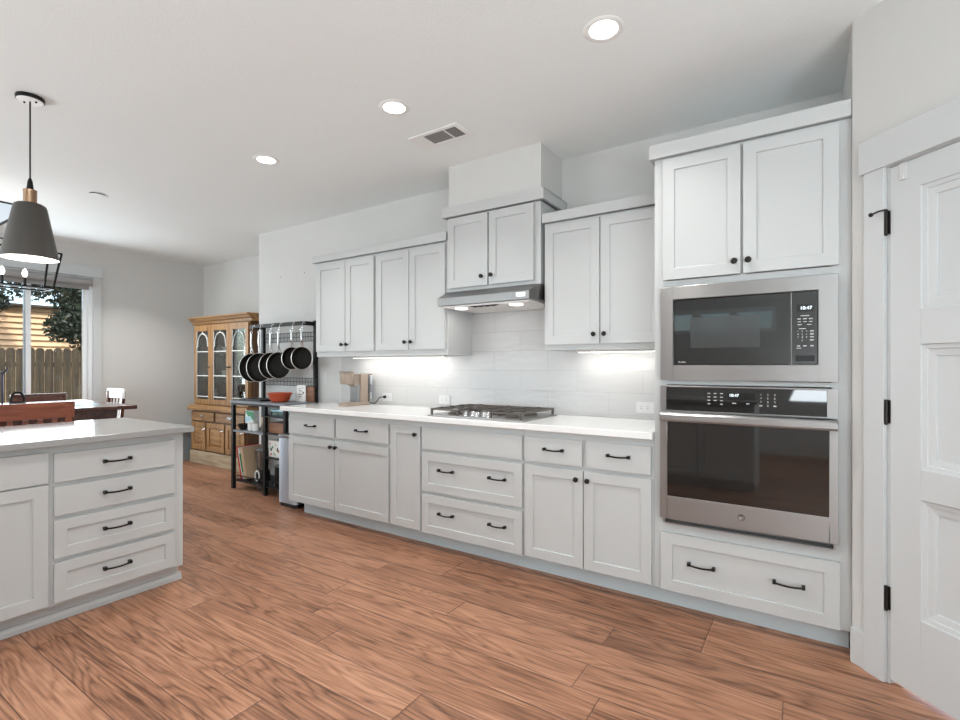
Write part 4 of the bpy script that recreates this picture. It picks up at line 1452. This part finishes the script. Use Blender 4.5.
# drawers and lower doors
for (a, b) in ((HX0 + 0.02, -6.215), (-6.170, HX1 - 0.02)):
    q = MB().box(a, b, HYF - 0.020, HYF - 0.001, 0.560, 0.672).build('drawer', M['oakh'], hu, bevel=0.005)
    m_ = (a + b) / 2
    w = MB()
    w.prism([(m_ - 0.05, 0.625), (m_ - 0.03, 0.640), (m_, 0.632), (m_ + 0.03, 0.640), (m_ + 0.05, 0.625), (m_ + 0.02, 0.612), (m_ - 0.02, 0.612)], 1, HYF - 0.024, HYF - 0.0201)
    w.tube([(m_ - 0.035, HYF - 0.026, 0.622), (m_ - 0.025, HYF - 0.034, 0.603), (m_ + 0.025, HYF - 0.034, 0.603), (m_ + 0.035, HYF - 0.026, 0.622)], 0.004, 6)
    w.build('handle', M['chrome'], q)
for i, (a, b) in enumerate(((HX0 + 0.02, -6.405), (-6.375, -5.975), (-5.945, HX1 - 0.02))):
    q = shaker(mapper('y', HYF - 0.001), a, b, 0.185, 0.538, 0.06, 0.02, 0.012).build('lower_door', M['oak'], hu, bevel=0.003)
    f = MB()
    y = HYF - 0.009
    vs = []
    for ins, yy in ((0.066, y - 0.0005), (0.10, y - 0.012)):
        vs += [(a + ins, yy, 0.185 + ins), (b - ins, yy, 0.185 + ins), (b - ins, yy, 0.538 - ins), (a + ins, yy, 0.538 - ins)]
    f.add(vs, [(0, 1, 5, 4), (1, 2, 6, 5), (2, 3, 7, 6), (3, 0, 4, 7), (4, 5, 6, 7), (3, 2, 1, 0)])
    f.build('raised_panel', M['oakh'], q)
    kx = b - 0.03
    MB().lathe([(0.016, HYF - 0.0215), (0.012, HYF - 0.026), (0.006, HYF - 0.030), (0.012, HYF - 0.042), (0.001, HYF - 0.046)], (kx, 0, 0.455), 12, axis=1).build('knob', M['chrome'], q, smooth=True)
# china behind the glass
def vase(label, x, y, z, prof, name='vase', cat='vase', mat='china'):
    o = MB().lathe([(r_, z + h_) for r_, h_ in prof], (x, y, 0), 18).build(name, M[mat], None, smooth=True, loc=(x, y, z))
    return tag(o, label, cat)


vase('white china vase at the bottom left behind the hutch glass', -6.44, 3.52, 0.8005, [(0.035, 0.0), (0.045, 0.03), (0.03, 0.10), (0.018, 0.14), (0.028, 0.165)])
vase('round white jug on the middle hutch shelf behind the central door', -6.05, 3.52, 1.1415, [(0.04, 0.0), (0.06, 0.04), (0.055, 0.08), (0.03, 0.12), (0.035, 0.15)], 'jug', 'jug')
vase('small white cup on the middle hutch shelf, left of the jug', -6.20, 3.52, 1.1415, [(0.025, 0.0), (0.035, 0.03), (0.038, 0.07)], 'cup', 'cup')
vase('white bowl on the top shelf of the hutch', -6.16, 3.54, 1.4515, [(0.03, 0.0), (0.05, 0.02), (0.09, 0.06)], 'bowl', 'bowl')
vase('white bell-shaped ornament on the bottom hutch shelf at right', -5.78, 3.53, 0.8005, [(0.05, 0.0), (0.04, 0.05), (0.02, 0.09), (0.006, 0.12)], 'ornament', 'ornament')
vase('pale tea cup on the bottom hutch shelf behind the central door', -6.13, 3.52, 0.8005, [(0.03, 0.0), (0.04, 0.03), (0.042, 0.06)], 'cup', 'cup')

bn = thing('storage_bin', 'blue-grey plastic bin on the floor between island and hutch', 'bin', (-7.06, 3.52, 0))
MB().prism(rrect(-7.24, -6.90, 3.30, 3.64, 0.05), 2, 0.0, 0.40).build('tub', M['binblue'], bn, bevel=0.006)
MB().prism(rrect(-7.26, -6.88, 3.28, 3.66, 0.05), 2, 0.4005, 0.43).build('lid', M['binblue'], bn, bevel=0.005)

# ------------------------------------------------------------------ baker's rack and what hangs and stands on it
rk = thing('bakers_rack', 'black metal pot rack with open shelves against the kitchen wall', 'rack', (-4.52, 3.08, 0))
RX0, RX1, RM, RYF, RYB = -4.955, -4.085, -4.405, 2.905, 3.245
for (x, y, zt_) in ((RX0, RYF, 0.886), (RM, RYF, 0.886), (RX1, RYF, 0.886), (RX0, RYB, 1.715), (RX1, RYB, 1.715)):
    MB().box(x - 0.017, x + 0.017, y - 0.017, y + 0.017, 0, zt_).build('post', M['black'], rk, bevel=0.001)
MB().box(RX0 - 0.03, RX1 + 0.03, RYF - 0.03, RYB - 0.018, 0.8865, 0.905).build('work_shelf', M['bluegrey'], rk, bevel=0.002)
MB().box(RX0 + 0.02, RX1 - 0.02, RYF - 0.017, RYF + 0.0, 0.865, 0.886).build('shelf_rail', M['black'], rk)
MB().box(RX0 + 0.0175, RM - 0.0175, RYF - 0.017, RYB + 0.0, 0.588, 0.606).build('shelf', M['bluegrey'], rk, bevel=0.002)
MB().box(RM + 0.0175, RX1 - 0.0175, RYF - 0.012, RYB, 0.600, 0.615).build('shelf', M['black'], rk, bevel=0.002)
MB().box(RM + 0.0175, RX1 - 0.0175, RYF - 0.012, RYB, 0.765, 0.778).build('shelf', M['black'], rk, bevel=0.002)
MB().box(RM + 0.0175, RX1 - 0.0175, RYF - 0.012, RYB, 0.365, 0.380).build('shelf', M['black'], rk, bevel=0.002)
MB().box(RX0 + 0.0175, RX1 - 0.0175, RYF + 0.0175, RYB, 0.078, 0.092).build('shelf', M['black'], rk, bevel=0.002)
q = MB()
for x in [RX0 + 0.03 + i * 0.045 for i in range(19)]:
    q.bar((x, RYF, 0.092), (x, RYF, 0.14), 0.004)
q.bar((RX0, RYF, 0.14), (RX1, RYF, 0.14), 0.008)
q.bar((RX0, RYF, 0.085), (RX1, RYF, 0.085), 0.012)
q.build('basket_rail', M['black'], rk)
# upper shelf, hook rail and two wire strips
MB().box(RX0 - 0.0, RX1 + 0.017, 3.085, RYB - 0.018, 1.676, 1.70).build('upper_shelf', M['black'], rk, bevel=0.002)
q = MB()
q.bar((RX0, 3.078, 1.669), (RX1 + 0.017, 3.078, 1.669), 0.012, 0.014)
q.bar((RX0, 3.078, 1.669), (RX0, 3.23, 1.669), 0.012, 0.014)
q.bar((RX1, 3.078, 1.669), (RX1, 3.23, 1.669), 0.012, 0.014)
q.build('hook_rail', M['black'], rk)
for (z0, z1) in ((1.515, 1.605), (1.060, 1.140)):
    q = MB()
    for z in (z0, (z0 + z1) / 2, z1):
        q.bar((RX0 + 0.017, RYB + 0.008, z), (RX1 - 0.017, RYB + 0.008, z), 0.005)
    n = 34
    for i in range(n + 1):
        x = RX0 + 0.02 + (RX1 - RX0 - 0.04) * i / n
        q.bar((x, RYB + 0.008, z0), (x, RYB + 0.008, z1), 0.0035)
    q.build('wire_strip', M['black'], rk)


def pan(label, x, y, zc, rad, depth, hl, rot=0.40):
    """frying pan hanging by its handle; local origin at the disc centre, open side towards -y."""
    r = thing('frying_pan', label, 'frying pan', (0, 0, 0), 'frying pans hanging on the pot rack')
    b = MB()
    b.lathe([(0.0005, 0.018), (rad * 0.78, 0.018), (rad * 0.84, 0.014), (rad * 0.985, -depth + 0.02), (rad, -depth + 0.02), (rad, -depth + 0.018)], (0, 0, 0), 40, axis=1, cap=False)
    b.build('pan_outside', M['panout'], r, smooth=True)
    b = MB()
    b.lathe([(0.0005, 0.012), (rad * 0.77, 0.012), (rad * 0.83, 0.008), (rad * 0.975, -depth + 0.021)], (0, 0, 0), 40, axis=1, cap=False)
    b.build('pan_inside', M['nonstick'], r, smooth=True)
    b = MB()
    ring = [(rad * 0.985 * math.cos(t), -depth + 0.019, rad * 0.985 * math.sin(t)) for t in [2 * PI * i / 40 for i in range(40)]]
    b.tube(ring, 0.0032, 6, closed=True)
    b.build('rim', M['rim'], r, smooth=True)
    b = MB()
    pts = [(0.012, -depth + 0.030, rad * 0.93), (0.010, -depth + 0.022, rad + 0.03), (0.002, -depth + 0.014, rad + 0.055), (0, -depth + 0.012, rad + 0.5 * hl), (0, -depth + 0.014, rad + hl)]
    b.tube(pts, [0.004, 0.005, 0.008, 0.011, 0.008], 8)
    b.tube([(-0.012, -depth + 0.030, rad * 0.93), (-0.010, -depth + 0.022, rad + 0.03), (-0.002, -depth + 0.014, rad + 0.055)], 0.0045, 8)
    lp = [(0.012 * math.cos(t), -depth + 0.014, rad + hl + 0.010 + 0.014 * math.sin(t)) for t in [2 * PI * i / 12 for i in range(12)]]
    b.tube(lp, 0.0032, 6, closed=True)
    b.build('handle', M['chrome'], r, smooth=True)
    r.location = (x, y, zc)
    r.rotation_euler = (0, 0, rot)
    # the S hook it hangs from
    zt_ = zc + rad + hl
    hk_ = MB()
    oy = y + (-depth + 0.014) * math.cos(rot)
    ox = x - (-depth + 0.014) * math.sin(rot)
    hk_.tube([(ox, oy - 0.010, zt_ + 0.018), (ox, oy, zt_ + 0.012), (ox, oy + 0.008, zt_ + 0.022), (ox, oy + 0.004, (zt_ + 1.655) / 2), (ox, 3.060, 1.662), (ox, 3.066, 1.692), (ox, 3.080, 1.6955), (ox, 3.0885, 1.672)], 0.003, 6)
    h_ = hk_.build('pan_hook', M['chrome'], None, smooth=True, loc=(ox, 3.07, 1.67))
    tag(h_, 'steel hook holding the ' + label.split(',')[0], 'hook', 'pan hooks on the rack rail')
    return r


pans = [(-4.875, 1.246, 0.152, 0.205, 'far left large black frying pan, half hidden by its neighbour'),
        (-4.740, 1.248, 0.152, 0.205, 'second large black frying pan from the left, showing its whole face'),
        (-4.545, 1.268, 0.135, 0.190, 'third black frying pan from the left, tucked behind the middle one'),
        (-4.415, 1.270, 0.135, 0.190, 'middle-sized black frying pan in front, above the red bowl'),
        (-4.205, 1.338, 0.112, 0.150, 'small black frying pan second from the right, partly covered'),
        (-4.055, 1.338, 0.112, 0.150, 'small black frying pan hanging at the far right end')]
for x, z, rad, hl, lab in pans:
    pan(lab, x, 3.075, z, rad, 0.045, hl)


def boxthing(name, label, cat, x0, x1, y0, y1, z0, z1, mat, bevel=0.002):
    o = MB().box(x0, x1, y0, y1, z0, z1).build(name, M[mat], None, bevel=bevel, loc=((x0 + x1) / 2, (y0 + y1) / 2, z0))
    return tag(o, label, cat)


# on the work shelf
ZS = 0.9055
rbw = thing('enamel_bowl', 'speckled red enamel bowl on the rack shelf under the pans', 'bowl', (-4.37, 3.04, ZS))
MB().lathe([(0.070, ZS), (0.080, ZS + 0.004), (0.100, ZS + 0.040), (0.113, ZS + 0.085), (0.117, ZS + 0.088), (0.115, ZS + 0.091), (0.109, ZS + 0.086), (0.095, ZS + 0.040), (0.072, ZS + 0.010), (0.0005, ZS + 0.009)], (-4.37, 3.04, 0), 36).build('bowl_body', M['enamel'], rbw, smooth=True)
for s in (-1, 1):
    t0 = math.radians(205 if s < 0 else 25)
    q = MB()
    pts = [(-4.37 + (0.114 + 0.022 * math.sin(PI * k / 8)) * math.cos(t0 + (k - 4) * 0.07), 3.04 + (0.114 + 0.022 * math.sin(PI * k / 8)) * math.sin(t0 + (k - 4) * 0.07), ZS + 0.084) for k in range(9)]
    q.tube(pts, 0.004, 6)
    q.build('handle', M['enamel'], rbw, smooth=True)
tr_ = boxthing('griddle_tray', 'flat black tray on the rack shelf left of the red bowl', 'tray', -4.93, -4.56, 2.95, 3.20, ZS, ZS + 0.018, 'blackplastic')
cd_ = thing('printed_card', 'white printed card standing on the rack shelf by the wall', 'card', (-4.20, 3.19, ZS))
MB().box(-4.300, -4.165, 3.185, 3.193, ZS, ZS + 0.165).build('card_sheet', M['whitecard'], cd_)
q = MB()
for (u, w_, zz_) in ((-4.235, 0.03, 0.125), (-4.19, 0.02, 0.135), (-4.22, 0.05, 0.105), (-4.215, 0.06, 0.070), (-4.22, 0.05, 0.045)):
    q.box(u - w_ / 2 - 0.022, u + w_ / 2 - 0.022, 3.1842, 3.1849, ZS + zz_, ZS + zz_ + 0.006)
q.lathe([(0.011, 3.1849), (0.011, 3.1842)], (-4.197, 0, ZS + 0.09), 10, axis=1)
q.build('print', M['slot'], cd_)
boxthing('cutting_board', 'brown wooden cutting board standing right of the printed card', 'cutting board', -4.180, -4.062, 3.200, 3.218, ZS, ZS + 0.150, 'brown', 0.004)
# middle shelf, left bay
Z2 = 0.6065
ct_ = thing('food_carton', 'green and white food carton at the back of the middle rack shelf', 'carton', (-4.86, 3.05, Z2))
MB().box(-4.93, -4.785, 3.02, 3.08, Z2, Z2 + 0.19).build('carton_body', M['whitecard'], ct_, bevel=0.001)
MB().prism([(-4.93, 0.79), (-4.785, 0.79), (-4.785, 0.69), (-4.84, 0.74), (-4.88, 0.735)], 1, 3.0185, 3.0197).build('printed_band', M['green'], ct_)
MB().prism([(-4.93, 0.735), (-4.88, 0.73), (-4.84, 0.735), (-4.81, 0.70), (-4.93, 0.675)], 1, 3.0172, 3.0184).build('printed_band', M['blue'], ct_)
vase('black bowl on the middle rack shelf before the green carton', -4.86, 2.955, Z2, [(0.03, 0.0), (0.042, 0.02), (0.055, 0.06), (0.052, 0.06), (0.035, 0.02), (0.0005, 0.012)], 'bowl', 'bowl', 'blackplastic')
vase('left white mug at the front edge of the middle rack shelf', -4.725, 2.955, Z2, [(0.026, 0.0), (0.031, 0.01), (0.033, 0.075), (0.030, 0.075), (0.028, 0.012), (0.0005, 0.010)], 'mug', 'mug')
vase('right white mug at the front edge of the middle rack shelf', -4.645, 2.955, Z2, [(0.026, 0.0), (0.031, 0.01), (0.033, 0.075), (0.030, 0.075), (0.028, 0.012), (0.0005, 0.010)], 'mug', 'mug')
jr = thing('storage_jar', 'beige jar with dark lid on the middle rack shelf by the post', 'jar', (-4.64, 3.06, Z2))
MB().lathe([(0.038, Z2), (0.042, Z2 + 0.01), (0.042, Z2 + 0.12), (0.034, Z2 + 0.135)], (-4.64, 3.06, 0), 20).build('jar_body', M['tan'], jr, smooth=True)
MB().lathe([(0.036, Z2 + 0.1355), (0.036, Z2 + 0.16), (0.0005, Z2 + 0.162)], (-4.64, 3.06, 0), 20).build('lid', M['blackplastic'], jr, smooth=True)
# right bay
boxthing('wooden_box', 'brown wooden box on the right middle rack shelf', 'box', -4.37, -4.13, 2.92, 3.13, 0.6155, 0.715, 'brown', 0.003)
gd = thing('glass_dish', 'teal glass dish with lid on the top right rack shelf', 'dish', (-4.25, 3.0, 0.7785))
MB().prism(rrect(-4.36, -4.14, 2.92, 3.10, 0.03), 2, 0.7785, 0.825).build('dish', M['jarteal'], gd, bevel=0.003)
MB().prism(rrect(-4.365, -4.135, 2.915, 3.105, 0.03), 2, 0.8255, 0.842).build('lid', M['blue'], gd, bevel=0.003)
fb_ = thing('floral_box', 'white floral-printed box on the lower right rack shelf', 'box', (-4.25, 3.0, 0.3805))
MB().box(-4.375, -4.125, 2.92, 3.13, 0.3805, 0.540).build('box_body', M['floral'], fb_, bevel=0.003)
for mat_, n_ in (('green', 7), ('red', 6), ('navy', 6)):
    q = MB()
    for k in range(n_):
        u, z = random.uniform(-4.36, -4.14), random.uniform(0.395, 0.525)
        q.lathe([(random.uniform(0.007, 0.014), 2.9197), (0.004, 2.919)], (u, 0, z), 9, axis=1)
    q.build('floral_print', M[mat_], fb_)


def pot(label, x, y, z, r_, h_):
    t = thing('stock_pot', label, 'pot', (x, y, z))
    MB().lathe([(r_ * 0.95, z), (r_, z + 0.01), (r_, z + h_), (r_ + 0.004, z + h_ + 0.003), (r_ - 0.004, z + h_), (r_ - 0.006, z + 0.015), (0.0005, z + 0.012)], (x, y, 0), 28).build('pot_body', M['panout'], t, smooth=True)
    MB().lathe([(r_ + 0.002, z + h_ + 0.0035), (r_ * 0.7, z + h_ + 0.018), (0.012, z + h_ + 0.026), (0.012, z + h_ + 0.038), (0.018, z + h_ + 0.048), (0.0005, z + h_ + 0.05)], (x, y, 0), 28).build('lid', M['steeldark'], t, smooth=True)
    for s in (-1, 1):
        q = MB().tube([(x + s * r_, y - 0.03, z + h_ * 0.8), (x + s * (r_ + 0.03), y - 0.02, z + h_ * 0.82), (x + s * (r_ + 0.03), y + 0.02, z + h_ * 0.82), (x + s * r_, y + 0.03, z + h_ * 0.8)], 0.005, 6)
        q.build('handle', M['chrome'], t, smooth=True)


pot('black lidded pot on the bottom rack shelf, right of the centre post', -4.25, 3.05, 0.0925, 0.125, 0.19)
# boards leaning in the left bottom bay
def leaning(label, x, mat, h_, w0=2.95, w1=3.20, tilt=0.10, th=0.012, name='board', band=None, cat='board'):
    r = thing(name, label, cat, (x, 3.07, 0.0925))
    vs = MB().box(0, th, w0 - 3.07, w1 - 3.07, 0, h_)
    mtx = Matrix.Rotation(-tilt, 4, 'Y')
    vs.xf(Matrix.Translation(Vector((x, 3.07, 0.0925 + (0.0 if tilt < 0 else 0.0)))) @ mtx)
    vs.v = [(a, b, c + (th * math.sin(tilt) if tilt < 0 else 0) + 0.0005) for a, b, c in vs.v]
    vs.build('sheet', M[mat], r, bevel=0.001)
    if band:
        b2_ = MB().box(th, th + 0.001, w0 - 3.07, w1 - 3.07 - 0.1, h_ * 0.2, h_ * 0.8)
        b2_.xf(Matrix.Translation(Vector((x, 3.07, 0.0925))) @ mtx)
        b2_.build('printed_band', M[band], r)
    return r


leaning('thin red board leaning at the left end of the bottom rack shelf', -4.900, 'red', 0.335, tilt=0.27)
leaning('white board with green print leaning between the red and tan ones', -4.872, 'whitecard', 0.33, tilt=0.27, band='green')
leaning('thick tan board leaning at the front of the stack of boards', -4.835, 'tan', 0.33, th=0.045, tilt=0.25)
bl = thing('blender', 'blender with clear jug and black base on the bottom rack shelf', 'blender', (-4.67, 3.05, 0.0925))
MB().lathe([(0.075, 0.0925), (0.078, 0.10), (0.070, 0.18), (0.055, 0.205)], (-4.67, 3.05, 0), 24).build('motor_base', M['blackplastic'], bl, smooth=True)
MB().lathe([(0.050, 0.2055), (0.056, 0.22), (0.072, 0.40), (0.069, 0.40), (0.052, 0.222), (0.0005, 0.218)], (-4.67, 3.05, 0), 24).build('jug', M['clear'], bl, smooth=True)
MB().lathe([(0.072, 0.4005), (0.072, 0.415), (0.025, 0.42), (0.025, 0.435), (0.0005, 0.436)], (-4.67, 3.05, 0), 24).build('lid', M['greypl'], bl, smooth=True)
MB().tube([(-4.605, 3.01, 0.38), (-4.565, 2.985, 0.36), (-4.57, 2.988, 0.26), (-4.62, 3.02, 0.24)], 0.009, 8).build('handle', M['blackplastic'], bl, smooth=True)
q = MB().tube([(-4.62 + 0.035 * math.cos(t), 2.955, 0.155 + 0.05 * math.sin(t)) for t in [-0.4 + 5.2 * k / 20 for k in range(21)]], 0.007, 6).build('coiled_cable', M['whitecard'], None, smooth=True, loc=(-4.62, 2.955, 0.1))
tag(q, 'white cable looped in front of the blender base', 'cable')

tc_ = thing('trash_can', 'slim stainless trash can between the pot rack and base cabinets', 'trash can', (-3.86, 2.98, 0))
MB().prism(rrect(-4.005, -3.745, 2.765, 3.17, 0.03, 5), 2, 0.035, 0.615).build('bin_body', M['steelv'], tc_, smooth=True)
MB().prism(rrect(-3.998, -3.752, 2.772, 3.163, 0.03, 5), 2, 0.0, 0.0345).build('base', M['blackplastic'], tc_)
MB().prism(rrect(-4.008, -3.742, 2.762, 3.173, 0.03, 5), 2, 0.6155, 0.645).build('lid', M['steeldark'], tc_, bevel=0.006)

# ------------------------------------------------------------------ outside
gr = MB().box(-40, BX - 0.13, -15, 25, -0.40, -0.15).build('ground_outside', M['soil'], None)
tag(gr, kind='structure')
fn = thing('wooden_fence', 'weathered brown board fence seen through the patio door', 'fence', (-12.5, 4.0, -0.15))
random.seed(11)
y = 1.35
while y < 6.2:
    w = 0.142
    h_ = 1.615 + random.uniform(-0.012, 0.012)
    MB().prism([(y, -0.149), (y + w - 0.010, -0.149), (y + w - 0.010, h_ - 0.04), (y + w - 0.045, h_), (y + 0.035, h_), (y, h_ - 0.04)], 0, -12.52, -12.50).build('picket', M['fence'], fn)
    y += w
MB().box(-12.56, -12.521, 1.3, 6.25, 0.15, 0.24).box(-12.56, -12.521, 1.3, 6.25, 1.25, 1.34).build('rail', M['fence'], fn)
hs = thing('neighbour_house', 'tan lap-sided house rising behind the garden fence', 'house', (-17.0, 4.5, -0.15))
q = MB()
z = 0.0
while z < 2.70:
    q.prism([(-17.0, z), (-16.88, z), (-16.95, z + 0.155), (-17.0, z + 0.155)], 1, -2.0, 9.0)
    z += 0.15
q.box(-20, -17.0, -2.0, 9.0, -0.149, 2.80)
q.build('siding_wall', M['siding'], hs)
MB().prism([(-16.70, 2.81), (-16.70, 2.86), (-18.5, 2.99), (-20.4, 2.86), (-20.4, 2.81)], 1, -2.4, 9.4).build('roof', M['bark'], hs)


def tree(name, label, x, y, base, clusters, nleaf, leaf, seed, trunk_r=0.14):
    rnd = random.Random(seed)
    r = thing(name, label, 'tree', (x, y, base))
    tk_ = MB()
    zc = sum(c[2] for c in clusters) / len(clusters)
    tk_.tube([(x, y, base), (x + 0.05, y - 0.03, (base + zc) / 2), (x, y, zc)], [trunk_r, trunk_r * 0.85, trunk_r * 0.5], 10)
    for c in clusters:
        tk_.tube([(x, y, max(base + 1.2, c[2] - 1.0)), ((x + c[0]) / 2, (y + c[1]) / 2, c[2] - 0.3), (c[0], c[1], c[2])], [trunk_r * 0.5, trunk_r * 0.3, 0.02], 7)
    tk_.build('trunk', M['bark'], r, smooth=True)
    lf = MB()
    tot = sum(c[3] ** 2 for c in clusters)
    for cx_, cy_, cz_, rr in clusters:
        for _ in range(int(nleaf * rr ** 2 / tot)):
            u = Vector((rnd.gauss(0, 1), rnd.gauss(0, 1), rnd.gauss(0, 1)))
            u.normalize()
            p = Vector((cx_, cy_, cz_)) + u * rr * rnd.random() ** 0.45
            a = Vector((rnd.gauss(0, 1), rnd.gauss(0, 1), rnd.gauss(0, 1))).normalized()
            b = a.cross(Vector((rnd.gauss(0, 1), rnd.gauss(0, 1), rnd.gauss(0, 1)))).normalized()
            s_ = leaf * rnd.uniform(0.6, 1.3)
            lf.add([p - a * s_, p + b * s_ * 0.45, p + a * s_, p - b * s_ * 0.45], [(0, 1, 2, 3)])
    lf.build('foliage', M['leaf'], r)
    return r


tree('broadleaf_tree', 'dark green tree at the right edge of the patio door view', -14.4, 5.25, -0.15,
     [(-14.3, 5.05, 2.7, 0.75), (-14.2, 4.55, 2.3, 0.55), (-14.2, 4.85, 1.95, 0.5), (-14.5, 4.5, 3.0, 0.5), (-14.4, 4.9, 3.5, 0.8), (-14.4, 3.8, 3.2, 0.5), (-14.2, 4.25, 2.15, 0.35)], 11000, 0.055, 3, 0.20)
tree('broadleaf_tree', 'sparse leafy tree above the house roof at the far left', -16.0, 2.1, -0.15,
     [(-15.9, 3.2, 3.2, 0.5), (-15.9, 2.85, 2.7, 0.4), (-15.85, 3.5, 2.85, 0.32), (-15.9, 2.4, 3.1, 0.45)], 4200, 0.055, 5, 0.12)
